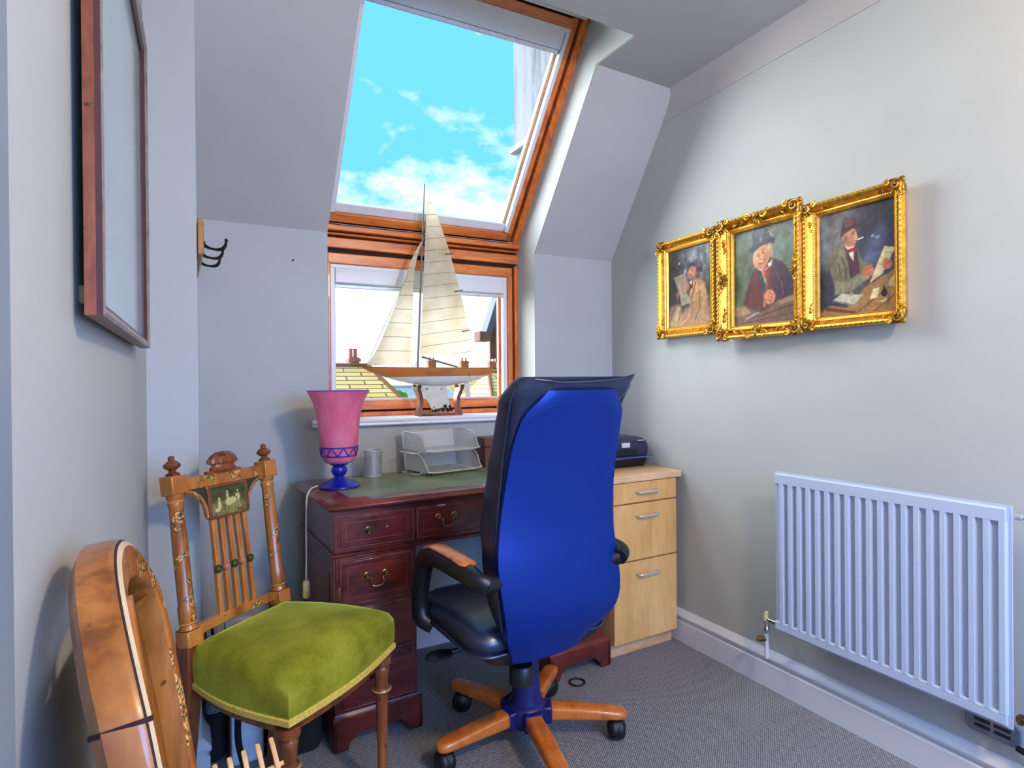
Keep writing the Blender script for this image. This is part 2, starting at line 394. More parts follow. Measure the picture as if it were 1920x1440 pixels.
def spline(pts, n=8, closed=False):
    P = [Vector(p) for p in pts]; N = len(P); out = []
    for i in range(N if closed else N-1):
        g = lambda k: P[k % N] if closed else P[max(0, min(N-1, k))]
        a, b, c, d = g(i-1), g(i), g(i+1), g(i+2)
        for k in range(n):
            t = k/n; out.append(tuple(.5*((2*b)+(-a+c)*t+(2*a-5*b+4*c-d)*t*t+(-a+3*b-3*c+d)*t**3)))
    if not closed: out.append(tuple(P[-1]))
    return out
def rrect(hx, hy, r, n=5, c=(0, 0)):
    P = []
    for sx, sy_, a0 in ((1, 1, 0), (-1, 1, PI/2), (-1, -1, PI), (1, -1, 3*PI/2)):
        for k in range(n+1):
            t = a0+PI/2*k/n; P.append((c[0]+sx*(hx-r)+r*math.cos(t), c[1]+sy_*(hy-r)+r*math.sin(t)))
    return P

# ------------------------------------------------------------------ the room
BA = math.atan(-.0497)                                   # the back wall stands slightly askew
BM = Matrix.Translation((.42, 2.42, 0)) @ Matrix.Rotation(BA, 4, 'Z')
def wy(x): return 2.42-.0497*(x-.42)                     # room face of the back wall
def rx(y): return 1.8556+.031*y                          # room face of the right wall
def lx(y): return -.128+.034*y                           # room face of the left wall
CE, KN, YC = 2.40, 1.735, 1.885                          # ceiling, knee wall height, ceiling edge of the slope
XL, XR = .536, 1.486                                     # sides of the dormer opening

b = MB(); b.box((-.5, -1.9, -.1), (2.4, 2.75, 0)); struct(b.build('floor', 'carpet', smooth=False))
# back wall: left of, below and right of the window opening
b = MB()
def wallseg(x0, x1, z0, z1, t=.24): b.hexa([(x0, wy(x0), z0), (x1, wy(x1), z0), (x1, wy(x1)+t, z0), (x0, wy(x0)+t, z0), (x0, wy(x0), z1), (x1, wy(x1), z1), (x1, wy(x1)+t, z1), (x0, wy(x0)+t, z1)])
wallseg(-.2, XL, 0, KN, .02); wallseg(XL, XR, 0, .955); wallseg(XR, 2.02, 0, KN, .02)
struct(b.build('wall_back', 'wall_paint', smooth=False))
def cheek(x0, x1, xf):
    yb = wy(xf)+.003; B = MB(); B.prism([(yb, .95), (yb, KN), (YC+.002, CE+.003), (1.66, CE+.003), (1.62, 2.78), (1.86, 2.78), (2.70, 1.70), (2.70, .95)], x0, x1, 'x'); return B
struct(cheek(XL-.06, XL+.003, XL).build('wall_dormer_left', 'wall_paint', smooth=False))
struct(cheek(XR-.003, XR+.06, XR).build('wall_dormer_right', 'wall_paint', smooth=False))
# sloping ceilings either side of the dormer
def slope(x0, x1):
    B = MB(); d = .05
    B.hexa([(x0, wy(x0), KN), (x1, wy(x1), KN), (x1, wy(x1)+d, KN+d), (x0, wy(x0)+d, KN+d), (x0, YC, CE), (x1, YC, CE), (x1, YC+d, CE+d), (x0, YC+d, CE+d)]); return B
struct(slope(-.2, XL).build('ceiling_slope_left', 'ceiling_paint', smooth=False))
struct(slope(XR, 2.02).build('ceiling_slope_right', 'ceiling_paint', smooth=False))
b = MB(); b.box((-.5, -1.9, CE), (2.4, 1.66, CE+.1)); b.box((-.5, 1.66, CE), (XL, YC+.03, CE+.1)); b.box((XR, 1.66, CE), (2.4, YC+.03, CE+.1))
struct(b.build('ceiling', 'ceiling_paint', smooth=False))
b = MB(); b.hexa([(XL-.02, 1.662, CE+.004), (XR+.02, 1.662, CE+.004), (XR+.02, 1.60, CE+.12), (XL-.02, 1.60, CE+.12), (XL-.02, 1.93, 2.70), (XR+.02, 1.93, 2.70), (XR+.02, 1.87, 2.75), (XL-.02, 1.87, 2.75)])
struct(b.build('wall_dormer_head', 'wall_paint', smooth=False))
b = MB(); b.prism([(rx(-1.9), -1.9), (rx(2.6), 2.6), (rx(2.6)+.12, 2.6), (rx(-1.9)+.12, -1.9)], 0, CE)
struct(b.build('wall_right', 'wall_paint', smooth=False))
b = MB(); b.prism([(lx(-1.9), -1.9), (lx(1.9), 1.9), (lx(1.9)-.12, 1.9), (lx(-1.9)-.12, -1.9)], 0, CE)
struct(b.build('wall_left', 'wall_paint', smooth=False))
b = MB(); b.prism([(lx(1.88)-.1, 1.88), (.0594, 1.88), (.064, 2.45), (lx(1.88)-.1, 2.45)], 0, CE)
struct(b.build('wall_pier', 'wall_paint', smooth=False))
# rear wall with the assumed second window
b = MB(); b.box((-.5, -1.8, 0), (.3, -1.68, CE)); b.box((1.75, -1.8, 0), (2.1, -1.68, CE)); b.box((.3, -1.8, 0), (1.75, -1.68, .75)); b.box((.3, -1.8, 2.1), (1.75, -1.68, CE))
struct(b.build('wall_rear', 'wall_paint', smooth=False))
t = struct(thing('window_3_assumed', None, None, (1.025, -1.74, .75)))  # assumed window, out of view, added as opening for the blue fill light
b = MB()
for lo, hi in (((-.725, -.03, 0), (-.67, .03, 1.35)), ((.67, -.03, 0), (.725, .03, 1.35)), ((-.67, -.03, 0), (.67, .03, .055)), ((-.67, -.03, 1.295), (.67, .03, 1.35)), ((-.02, -.03, .055), (.02, .03, 1.295))): b.box(lo, hi)
b.build('window_frame', 'gloss_white', t, bevel=.004)
b = MB(); b.box((-.67, -.003, .055), (-.02, .003, 1.295)); b.box((.02, -.003, .055), (.67, .003, 1.295)); b.build('window_pane', 'pane', t, smooth=False)
# door casing just left of the camera
b = MB(); b.box((lx(.4)-.02, .33, 0), (-.088, .478, CE)); b.box((lx(.4)-.02, .33, 0), (-.098, .472, CE))
struct(b.build('door_1', 'door_casing_shaded', bevel=.003))

# skirting boards, one moulded profile run along each wall
SK = [(0, 0), (.020, 0), (.020, .086), (.012, .092), (.014, .100), (.022, .104), (.024, .112), (.018, .122), (.010, .128), (.006, .134), (0, .136)]
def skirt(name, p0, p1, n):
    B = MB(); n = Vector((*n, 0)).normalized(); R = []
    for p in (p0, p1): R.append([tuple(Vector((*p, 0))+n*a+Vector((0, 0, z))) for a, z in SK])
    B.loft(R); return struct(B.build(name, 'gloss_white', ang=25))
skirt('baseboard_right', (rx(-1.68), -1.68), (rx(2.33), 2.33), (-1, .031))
skirt('baseboard_back', (.066, wy(.066)), (1.93, wy(1.93)), (-.0497, -1))
B = MB()
def mit(a, z): return [(lx(1.88), 1.88-a, z), (.0594+a, 1.88-a, z), (.063+a, 2.42, z)]
R = [[mit(a, z)[k] for a, z in SK] for k in range(3)]; B.loft(R); struct(B.build('baseboard_pier', 'gloss_white', ang=25))
skirt('baseboard_left', (lx(.5), .5), (lx(1.88), 1.88), (1, -.034))
# cove along the right wall
B = MB(); prof = [(-.01, 2.285), (.0035, 2.286), (.003, 2.300), (.004, 2.33), (.008, 2.36), (.018, 2.385), (.034, 2.4), (-.01, 2.4)]
B.loft([[(rx(y)-a, y, z) for a, z in prof] for y in (-1.68, 1.965)]); struct(B.build('trim_cornice', 'ceiling_paint', ang=30))
# window sill
B = MB(); pr_ = [(-.032, .968), (-.036, .975), (-.032, .982), (-.026, .985), (.17, .985), (.17, .955), (-.026, .955), (-.033, .960)]
B.loft([[(x, a, z) for a, z in pr_] for x in (.05, 1.098)], mat=BM); B.add([], [])
struct(B.build('trim_window_sill', 'sill_white', ang=30))

# ------------------------------------------------------------------ lower window (in the plane of the back wall, 165 mm out)
win = struct(thing('window_1', None, None, (.42, 2.42, 0), BA))
def wbox(b, x0, x1, z0, z1, y0=.165, y1=.20, mi=0): b.box((x0, y0, z0), (x1, y1, z1), mi)
ZB, ZT = 1.012, 1.697          # sash bottom / top
b = MB(); wbox(b, .122, .142, .985, 1.70); wbox(b, 1.040, 1.062, .985, 1.70, .158); wbox(b, .1, 1.065, .985, 1.004, .160); b.build('window_frame', 'window_wood_z', win, bevel=.003)
b = MB(); wbox(b, .142, .150, .985, 1.72, .192, .21); wbox(b, 1.028, 1.040, .985, 1.72, .192, .21); wbox(b, .12, 1.06, 1.004, 1.014, .192, .21); wbox(b, .12, 1.06, 1.690, 1.712, .192, .21); b.build('shadow_gap', 'dark_gap', win, smooth=False)
b = MB(); wbox(b, .146, 1.03, ZB, 1.052); b.build('bottom_rail', 'window_wood_x', win, bevel=.004)
b = MB(); wbox(b, .146, 1.03, 1.645, 1.692); b.build('top_rail', 'window_wood_x', win, bevel=.004)
for x0, x1 in ((.146, .156), (1.004, 1.03)):
    b = MB(); wbox(b, x0, x1, 1.05, 1.65); b.build('stile', 'window_wood_z', win, bevel=.003)
b = MB(); wbox(b, .958, .972, 1.05, 1.60, .178, .20); b.build('inner_stile', 'window_wood_z', win, bevel=.002)
b = MB(); wbox(b, .156, 1.004, 1.052, 1.062, .182, .20); b.build('glazing_bead', 'white_plastic', win, bevel=.002)
b = MB(); wbox(b, .156, 1.004, 1.055, 1.645, .196, .199); b.build('window_pane', 'pane', win, smooth=False)
b = MB(); b.box((.935, .148, 1.004), (.99, .166, 1.014)); b.build('window_latch', 'brushed_steel', win, bevel=.002)
# head beam mouldings between the two windows
bt = struct(thing('trim_head_beam', None, None, (.42, 2.42, 0), BA))
for k, (z0, z1, y0, y1) in enumerate(((1.712, 1.757, .158, .20), (1.766, 1.775, .150, .2), (1.782, 1.806, .136, .2))):
    b = MB(); b.box((.112, y0, z0), (1.062, y1, z1)); b.build('moulding', 'window_wood_x', bt, bevel=.004)
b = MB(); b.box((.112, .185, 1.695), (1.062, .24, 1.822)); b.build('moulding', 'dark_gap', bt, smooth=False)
# blind of the lower window
t = thing('roller_blind', 'white roller blind cassette with side rails inside the lower window', 'blind', (.42, 2.42, 0), BA)
b = MB(); b.prism([(.178, 1.560), (.168, 1.566), (.166, 1.605), (.172, 1.645), (.196, 1.645), (.196, 1.56)], .178, .984, 'x'); b.build('cassette', 'white_plastic', t, bevel=.002)
b = MB(); b.prism([(.174, 1.545), (.172, 1.556), (.186, 1.556), (.186, 1.545)], .178, .984, 'x'); b.build('bottom_bar', 'brushed_steel', t, bevel=.001)
for x0, x1 in ((.157, .178), (.984, 1.003)):
    b = MB(); b.box((x0, .172, 1.056), (x1, .197, 1.645)); b.build('side_rail', 'white_plastic', t, bevel=.003)
b = MB(); b.box((.157, .170, 1.628), (1.003, .197, 1.645)); b.build('top_rail', 'white_plastic', t, bevel=.003)

# ------------------------------------------------------------------ roof window: X along, s up the slope, n into the room
O0 = Vector((1.486, 2.54, 1.80)); ES = Vector((0, -.6037, .7972)); EX = Vector((.99877, -.0496, 0)); EN = EX.cross(ES).normalized()
if EN.y > 0: EN = -EN
SM = Matrix.Identity(4)
for i, e in enumerate((EX, ES, EN)):
    for j in range(3): SM[j][i] = e[j]
SM.translation = O0
def sbox(b, x0, x1, s0, s1, n0, n1, mi=0): b.box((x0, s0, n0), (x1, s1, n1), mi, SM)
sk = struct(thing('window_2', None, None, (0, 0, 0)))
L0 = -.952
b = MB(); sbox(b, -.034, .0, .0, 1.10, -.06, .012); b.build('window_frame', 'window_wood_z', sk, bevel=.003)
b = MB(); sbox(b, L0, L0+.02, .0, 1.10, -.06, .004); b.build('window_frame', 'window_wood_z', sk, bevel=.003)
b = MB(); sbox(b, L0, 0, 1.005, 1.06, -.06, .008); b.build('window_frame', 'window_wood_x', sk, bevel=.003)
b = MB(); sbox(b, -.046, -.034, .02, 1.04, -.06, -.02); sbox(b, L0, 0, .012, .024, -.06, -.02); sbox(b, L0, 0, .975, 1.006, -.06, -.03); b.build('shadow_gap', 'dark_gap', sk, smooth=False)
b = MB(); sbox(b, -.072, -.044, .026, 1.0, -.05, .0); b.build('stile', 'window_wood_z', sk, bevel=.003)
b = MB(); sbox(b, L0+.018, L0+.04, .026, 1.0, -.05, -.012); b.build('stile', 'window_wood_z', sk, bevel=.003)
b = MB(); sbox(b, L0+.018, -.044, .026, .066, -.05, .0); b.build('bottom_rail', 'window_wood_x', sk, bevel=.004)
b = MB(); sbox(b, L0+.018, -.044, .955, .995, -.05, .0); b.build('top_rail', 'window_wood_x', sk, bevel=.004)
b = MB(); sbox(b, L0+.04, -.072, .066, .104, -.05, -.018); b.build('glazing_bead', 'white_plastic', sk, bevel=.002)
b = MB(); sbox(b, -.1, -.088, .104, .9, -.05, -.026); b.build('glazing_bead', 'beech_top', sk, bevel=.002)
b = MB(); sbox(b, L0+.03, -.07, .07, .96, -.05, -.047); b.build('window_pane', 'pane', sk, smooth=False)
b = MB(); sbox(b, L0+.03, -.03, 1.003, 1.045, .0, .04); b.build('vent_flap', 'white_plastic', sk, bevel=.006)
b = MB(); sbox(b, -.062, -.046, 1.012, 1.028, .039, .0412); b.build('vent_badge', 'brushed_steel', sk, smooth=False)
t = thing('roller_blind', 'white roller blind cassette with side rails inside the sloping roof window', 'blind', (0, 0, 0))
b = MB(); sbox(b, L0+.06, -.09, .875, .945, -.045, .004); b.build('cassette', 'white_plastic', t, bevel=.004)
b = MB(); sbox(b, L0+.06, -.09, .855, .874, -.045, -.008); b.build('bottom_bar', 'brushed_steel', t, bevel=.003)
for x0, x1 in ((L0+.034, L0+.062), (-.088, -.071)):
    b = MB(); sbox(b, x0, x1, .070, .955, -.045, .006); b.build('side_rail', 'white_plastic', t, bevel=.002)
b = MB(); sbox(b, L0+.04, -.071, .94, .957, -.045, .007); b.build('top_rail', 'white_plastic', t, bevel=.002)
# ------------------------------------------------------------------ desk
DR = math.radians(1.0)
desk = thing('pedestal_desk', 'mahogany pedestal desk with green leather top under the window', 'desk', (.398, 1.815, 0), DR)
W_, D_ = 1.115, .525
b = MB(); pr_ = [(0, .748), (-.002, .754), (-.001, .760), (.004, .765)]
b.loft([[(-.0+a, a, z), (W_-a, a, z), (W_-a, D_-a, z), (a, D_-a, z)] for a, z in [(.012, .738), (.004, .742), (0, .748), (0, .754), (.005, .757), (.006, .762), (.010, .765)]])
b.build('desk_top', 'mahogany_red', desk, ang=60)
b = MB(); b.box((.085, .075, .7648), (W_-.085, D_-.055, .7656)); b.build('leather_inlay', 'green_leather', desk, smooth=False)
b = MB()
for lo, hi in (((.092, .082), (W_-.092, .0838)), ((.092, D_-.0638), (W_-.092, D_-.062)), ((.092, .0838), (.0938, D_-.0638)), ((W_-.0938, .0838), (W_-.092, D_-.0638))): b.box((*lo, .7655), (*hi, .7659))
b.build('tooled_line', 'gold_dark', desk, smooth=False)
b = MB(); b.box((.024, .026, .606), (W_-.024, D_-.02, .739)); b.build('frieze', ['mahogany'], desk, bevel=.002)
b = MB(); b.loft([[(x0, y0, z), (x1, y0, z), (x1, y1, z), (x0, y1, z)] for x0, x1, y0, y1, z in ((.024, W_-.024, .026, D_-.02, .6055), (.017, W_-.017, .018, D_-.016, .603), (.017, W_-.017, .018, D_-.016, .597), (.024, W_-.024, .026, D_-.02, .592))]); b.build('frieze_moulding', 'mahogany', desk, ang=20)
def drawer_front(parent, name, x0, x1, z0, z1, y, inlay=True):
    b = MB(); b.box((x0, y-.006, z0), (x1, y+.01, z1)); d = b.build(name, 'mahogany', parent, bevel=.0025)
    f = MB()
    for lo, hi in (((x0-.004, z0-.004), (x1+.004, z0)), ((x0-.004, z1), (x1+.004, z1+.004)), ((x0-.004, z0), (x0, z1)), ((x1, z0), (x1+.004, z1))): f.box((lo[0], y-.004, lo[1]), (hi[0], y+.004, hi[1]))
    f.build('cock_bead', 'mahogany_side', d, bevel=.001)
    if inlay:
        i = .018; f = MB()
        for lo, hi in (((x0+i, z0+i), (x1-i, z0+i+.0014)), ((x0+i, z1-i-.0014), (x1-i, z1-i)), ((x0+i, z0+i), (x0+i+.0014, z1-i)), ((x1-i-.0014, z0+i), (x1-i, z1-i))): f.box((lo[0], y-.0064, lo[1]), (hi[0], y-.0058, hi[1]))
        f.build('inlay_line', 'red_inlay', d, smooth=False)
    return d
def rosette(b, x, y, z, r=.0105):
    b.lathe([(r, 0), (r, .002), (r*.8, .003), (r*.7, .0025), (r*.45, .005), (r*.38, .010), (r*.2, .0125), (.0004, .013)], seg=20, mat=Matrix.Translation((x, y, z)) @ Matrix.Rotation(PI/2, 4, 'X'))
def swan(parent, x, y, z, w=.030, name='handle'):
    b = MB(); rosette(b, x-w, y, z); rosette(b, x+w, y, z)
    P = spline([(x-w, y-.012, z), (x-w+.004, y-.016, z-.004), (x-w+.012, y-.018, z-.006), (x-w+.011, y-.02, z-.016), (x-w+.012, y-.02, z-.026), (x-w+.02, y-.021, z-.030), (x, y-.021, z-.031), (x+w-.02, y-.021, z-.030), (x+w-.012, y-.02, z-.026), (x+w-.011, y-.02, z-.016), (x+w-.012, y-.018, z-.006), (x+w-.004, y-.016, z-.004), (x+w, y-.012, z)], 4)
    n = len(P); b.tube(P, [.0016+.0012*math.sin(PI*i/(n-1))**3 for i in range(n)], 8); return b.build(name, 'brass', parent)
y0 = .026
d = drawer_front(desk, 'drawer', .040, .278, .622, .716, y0)
b = MB(); rosette(b, .128, y0-.006, .668, .012); b.build('drawer_rosette', 'old_brass', d)
b = MB(); b.ball((.190, y0-.006, .672), .0022); b.build('screw_hole', 'white_plastic', d)
d = drawer_front(desk, 'drawer', .296, .820, .622, .716, y0); swan(d, .395, y0-.006, .682); swan(d, .720, y0-.006, .682)
b = MB(); b.box((.366, y0-.0075, .717), (.392, y0-.004, .7205)); b.build('paper_scrap', 'white_plastic', d, smooth=False)
d = drawer_front(desk, 'drawer', .838, 1.076, .622, .716, y0); swan(d, .957, y0-.006, .682)
def pedestal(x0, x1, side):
    b = MB(); b.box((x0, .028, .105), (x1, D_-.03, .592)); p = b.build('pedestal', 'mahogany', desk, bevel=.002)
    # panelled flank
    xs = x0 if side < 0 else x1
    f = MB()
    for lo, hi in (((.032, .108), (.075, .59)), ((D_-.075, .108), (D_-.033, .59)), ((.075, .108), (D_-.075, .15)), ((.075, .548), (D_-.075, .59))): f.box((xs-.004, lo[0], lo[1]), (xs+.004, hi[0], hi[1]))
    f.build('flank_frame', 'mahogany_side', p, bevel=.002)
    f = MB(); f.box((xs-.005, .092, .17), (xs+.005, D_-.092, .53)); f.build('flank_panel', 'mahogany_side', p, bevel=.005)
    ya = .028
    for k, (z0, z1) in enumerate(((.446, .578), (.298, .424), (.122, .276))):
        dd = drawer_front(p, 'door_panel', x0+.018, x1-.016, z0, z1, ya, k == 0)
        if k == 0: swan(dd, (x0+x1)/2-.006, ya-.006, z0+.080)
        if k == 2:
            g = MB(); rosette(g, (x0+x1)/2-.02, ya-.006, z0+.085, .010); g.build('escutcheon', 'iron_black', dd)
    g = MB(); g.box((x0+.008, ya-.003, .462), (x0+.016, ya+.004, .498)); g.build('hinge', 'brass', p, bevel=.001)
    b = MB(); b.loft([[(x0-a, .028-a, z), (x1+a, .028-a, z), (x1+a, D_-.03, z), (x0-a, D_-.03, z)] for a, z in ((.0, .116), (.006, .112), (.010, .104), (.014, .100), (.014, .092))]); b.build('plinth_moulding', 'mahogany', p, ang=20)
    xa, xb = x0-.013, x1+.013; b = MB()
    cut = [(xa, .094), (xb, .094), (xb, 0), (xb-.045, 0), (xb-.05, .022), (xb-.062, .030), (xb-.075, .045), (xa+.075, .045), (xa+.062, .030), (xa+.05, .022), (xa+.045, 0), (xa, 0)]
    b.prism(cut, .014, .03, 'y')
    for xx in (xa, xb-.014):
        b.prism([(.014, .094), (D_-.03, .094), (D_-.03, 0), (D_-.08, 0), (D_-.10, .045), (.09, .045), (.07, .0), (.014, 0)], xx, xx+.014, 'x')
    b.build('bracket_plinth', 'mahogany', p, bevel=.002)
pedestal(.027, .290, -1); pedestal(W_-.290, W_-.027, 1)
# ------------------------------------------------------------------ filing cabinet
cab = thing('filing_cabinet', 'beech three-drawer filing cabinet between desk and right wall', 'cabinet', (1.532, 1.862, 0))
CW, CD = .345, .455
b = MB(); b.box((0, .02, .055), (CW, CD, .714)); b.build('body', 'beech', cab, bevel=.001)
b = MB(); b.box((.004, .03, 0), (CW-.004, CD, .055)); b.build('plinth', 'beech_top', cab, bevel=.001)
b = MB(); b.box((-.004, -.006, .714), (CW+.028, CD+.005, .742)); b.build('top', 'beech_top', cab, bevel=.003)
for z0, z1, hz in ((.628, .711, .672), (.391, .622, .574), (.059, .385, .333)):
    b = MB(); b.box((0, 0, z0), (CW, .019, z1)); d = b.build('drawer', 'beech', cab, bevel=.0015)
    h = MB(); P = spline([(.118, .0, hz), (.120, -.016, hz), (.128, -.024, hz), (.172, -.026, hz), (.218, -.024, hz), (.226, -.016, hz), (.228, 0, hz)], 5); h.tube(P, .0048, 8, flat_=1.2); h.build('handle', 'brushed_steel', d)
# ------------------------------------------------------------------ printer
t = thing('printer', 'dark blue-black inkjet printer on the beech cabinet', 'printer', (1.54, 2.03, .7422))
PW = .355
b = MB(); b.loft([[(p[0]+PW/2, p[1]+.145, z) for p in rrect(PW/2-a, .140-a*.6, .03)] for a, z in ((.016, 0), (.012, .012), (.006, .05))]); b.build('base', 'printer_dark', t)
b = MB(); b.loft([[(p[0]+PW/2, p[1]+.145+dy, z) for p in rrect(PW/2-a, .140-a*.7, .032)] for a, dy, z in ((.004, 0, .048), (.0, 0, .06), (.0, 0, .09), (.004, .004, .112), (.014, .014, .126), (.028, .03, .131), (.05, .05, .132))]); b.build('lid', 'printer_shell', t)
b = MB(); b.box((.03, .0008, .052), (PW-.085, .03, .082)); b.build('paper_slot', 'printer_dark', t, bevel=.004)
b = MB(); b.loft([[(p[0]+PW/2, p[1]+.12, z) for p in rrect(PW/2+.006, .14, .03)] for z in (.044, .047)]); b.build('paper_tray', 'printer_edge', t, bevel=.001)
b = MB(); b.box((.18, -.003, .090), (.225, .004, .112)); b.build('screen', 'screen_grey', t, bevel=.002)
b = MB(); b.box((PW-.075, -.001, .117), (PW-.045, .01, .120)); b.build('maker_mark', 'brushed_steel', t, smooth=False)
# ------------------------------------------------------------------ wooden box, pen pot, letter trays on the desk
ZD = .7656
t = thing('wooden_box', 'brown wooden box at the back of the desk, behind the office chair', 'box', (1.150, 2.245, ZD), DR)
b = MB(); b.box((0, 0, 0), (.24, .10, .085)); b.build('box_body', 'box_wood', t, bevel=.002)
b = MB(); b.box((-.001, -.001, .087), (.241, .101, .125)); b.build('box_lid', 'box_wood', t, bevel=.003)
t = thing('pen_pot', 'silver wire-mesh pen pot on the desk beside the pink lamp', 'pen pot', (.672, 2.275, ZD))
b = MB(); b.lathe([(.034, .003), (.035, .1)], seg=40, cap=False); b.build('mesh_wall', 'wire_mesh', t)
b = MB(); b.lathe([(.034, 0), (.0355, .002), (.0355, .005), (.03, .006), (.0005, .006)], seg=40); b.build('pot_base', 'brushed_steel', t)
b = MB(); b.tube(circ((0, 0, .101), .0352, 40), .0024, 8, closed=True); b.build('pot_rim', 'brushed_steel', t)
def tray(label, z, loc, rz):
    t = thing('letter_tray', label, 'letter tray', (loc[0], loc[1], z), rz, 'stacked mesh letter trays')
    w_, d_ = .25, .185
    prof = [(0, .008), (.006, .010), (.018, .024), (.032, .046), (.050, .064), (.075, .072), (.11, .074), (d_, .074)]     # rim height along the side, front to back
    P = spline([(0, y, z) for y, z in prof], 6); n = len(P)
    b = MB()
    for sx in (-1, 1):
        X0 = 0 if sx < 0 else w_
        vs = [(X0, y, .002) for _, y, _ in P]+[(X0-(-sx)*(-.006)*(zz/.07), y, max(zz, .003)) for _, y, zz in P]
        b.add(vs, [(i, i+1, i+1+n, i+n) for i in range(n-1)])
    b.add([(0, .012, .002), (w_, .012, .002), (w_, d_, .002), (0, d_, .002)], [(0, 1, 2, 3)])
    b.add([(0, d_, .002), (w_, d_, .002), (w_+.006, d_+.006, .074), (-.006, d_+.006, .074)], [(0, 1, 2, 3)])
    b.build('mesh_sheet', 'wire_mesh_tray', t, ang=20)
    b = MB(); L = [(-.006*(zz/.07), y, max(zz, .003)) for _, y, zz in P]; Rr = [(w_+.006*(zz/.07), y, max(zz, .003)) for _, y, zz in P]
    i0 = 0
    front = [(x, -.004+.0*x, .004) for x in (.03, w_/2, w_-.03)]
    b.tube(spline(list(reversed(L[i0::4]))+front+Rr[i0::4], 3), .0028, 8)
    b.tube([(-.006, d_+.006, .074), (w_+.006, d_+.006, .074)], .0028, 8); b.build('wire_rim', 'brushed_steel', t)
    b = MB()
    for k in range(6): b.box((.03+k*.034, .03, .0022), (.038+k*.034, d_-.02, .0032))
    b.build('floor_ribs', 'brushed_steel', t, smooth=False)
    b = MB(); b.tube([(-.002, .16, -.003), (-.03, .16, -.003), (-.036, .15, -.003), (-.03, .06, -.003), (-.018, .05, -.003), (.0, .05, .004)], .002, 6)
    b.build('wire_foot', 'brushed_steel', t); b = MB(); b.tube([(.01, .05, -.0085), (.01, .16, -.0085)], .0018, 6); b.tube([(.01, .10, -.0085), (w_-.01, .10, -.0085)], .0018, 6); b.tube([(w_-.01, .04, -.0085), (w_-.01, .16, -.0085)], .0018, 6)
    for x_, y_ in ((.01, .05), (.01, .16), (w_-.01, .04), (w_-.01, .16)): b.tube([(x_, y_, -.0085), (x_, y_, .002)], .0018, 6)
    b.build('wire_foot', 'brushed_steel', t)
tray('silver mesh letter tray standing on the desk leather, lower of the two', ZD+.0105, (.850, 2.130), math.radians(10))
tray('silver mesh letter tray stacked on top of the other tray', ZD+.0105+.080, (.846, 2.140), math.radians(10))
# ------------------------------------------------------------------ table lamp
lamp = thing('table_lamp', 'pink glass urn lamp with blue foot on the desk corner', 'lamp', (.503, 2.11, ZD))
b = MB(); prof = [(.030, .083), (.044, .087), (.053, .095), (.058, .108), (.062, .13), (.064, .15), (.067, .18), (.070, .21), (.074, .245), (.080, .275), (.088, .300), (.098, .322), (.1065, .338)]
P = spline([(r, 0, z) for r, z in prof], 3); outer = [(p[0], p[2]) for p in P]; inner = [(r-.003, z) for r, z in reversed(outer)]
b.lathe(outer+inner+[(.0005, .088)], seg=56, cap=False); b.build('lamp_shade', 'pink_glass', lamp)
b = MB(); b.tube(circ((0, 0, .3385), .1055, 56), .0022, 8, closed=True); b.build('shade_rim', 'purple_rim', lamp)
b = MB()
def bandpt(th, z):
    r = np.interp(z, [p[1] for p in outer], [p[0] for p in outer])+.0012; return (r*math.cos(th), r*math.sin(th), z)
for z in (.112, .142): b.tube([bandpt(2*PI*k/64, z+.001*math.sin(3*k)) for k in range(64)], .0022, 6, closed=True)
N = 10
for k in range(N):
    t0, t1, t2 = 2*PI*k/N, 2*PI*(k+.5)/N, 2*PI*(k+1)/N
    b.tube([bandpt(t0+(t1-t0)*i/6, .112+.03*i/6) for i in range(7)], .002, 6); b.tube([bandpt(t1+(t2-t1)*i/6, .142-.03*i/6) for i in range(7)], .002, 6)
b.build('zigzag_band', 'deco_blue', lamp)
b = MB(); b.lathe([(.068, 0), (.0715, .003), (.071, .008), (.058, .016), (.038, .024), (.022, .032), (.0165, .038), (.0185, .041), (.024, .048), (.0275, .057), (.0265, .066), (.021, .074), (.019, .077), (.030, .079), (.032, .082), (.030, .086), (.0005, .087)], seg=40); b.build('lamp_foot', 'foot_blue', lamp, ang=50)
b = MB(); b.lathe([(.014, .088), (.014, .12), (.021, .135), (.027, .155), (.025, .175), (.014, .19), (.0005, .194)], seg=20); b.build('bulb', 'white_plastic', lamp)
b = MB(); b.tube(spline([(-.03, .045, .012), (-.055, .03, .006), (-.085, .0, .008), (-.107, -.035, .004), (-.120, -.05, -.02), (-.123, -.052, -.09), (-.124, -.054, -.2), (-.126, -.056, -.292)], 6), .0028, 8); b.build('cord', 'cord_cream', lamp)
b = MB(); b.loft([[(-.126+p[0], -.056+p[1], z) for p in rrect(.0115-a, .009-a, .005)] for a, z in ((.004, -.352), (0, -.346), (0, -.298), (.004, -.291))]); sw = b.build('cord_switch', 'switch_yellow', lamp)
b = MB(); b.ball((-.126, -.0655, -.322), (.005, .002, .007)); b.build('switch_button', 'cord_cream', sw)
# white flex hanging in the knee hole
b = MB(); b.tube(spline([(1.055, 2.33, .60), (.985, 2.34, .535), (.935, 2.345, .48), (.90, 2.35, .40), (.86, 2.355, .31), (.80, 2.36, .20), (.77, 2.365, .145), (.76, 2.37, .0035), (.80, 2.34, .0035)], 8), .0028, 8)
tag(b.build('white_cable', 'cord_white'), 'white cable hanging against the wall in the desk kneehole', 'cable')
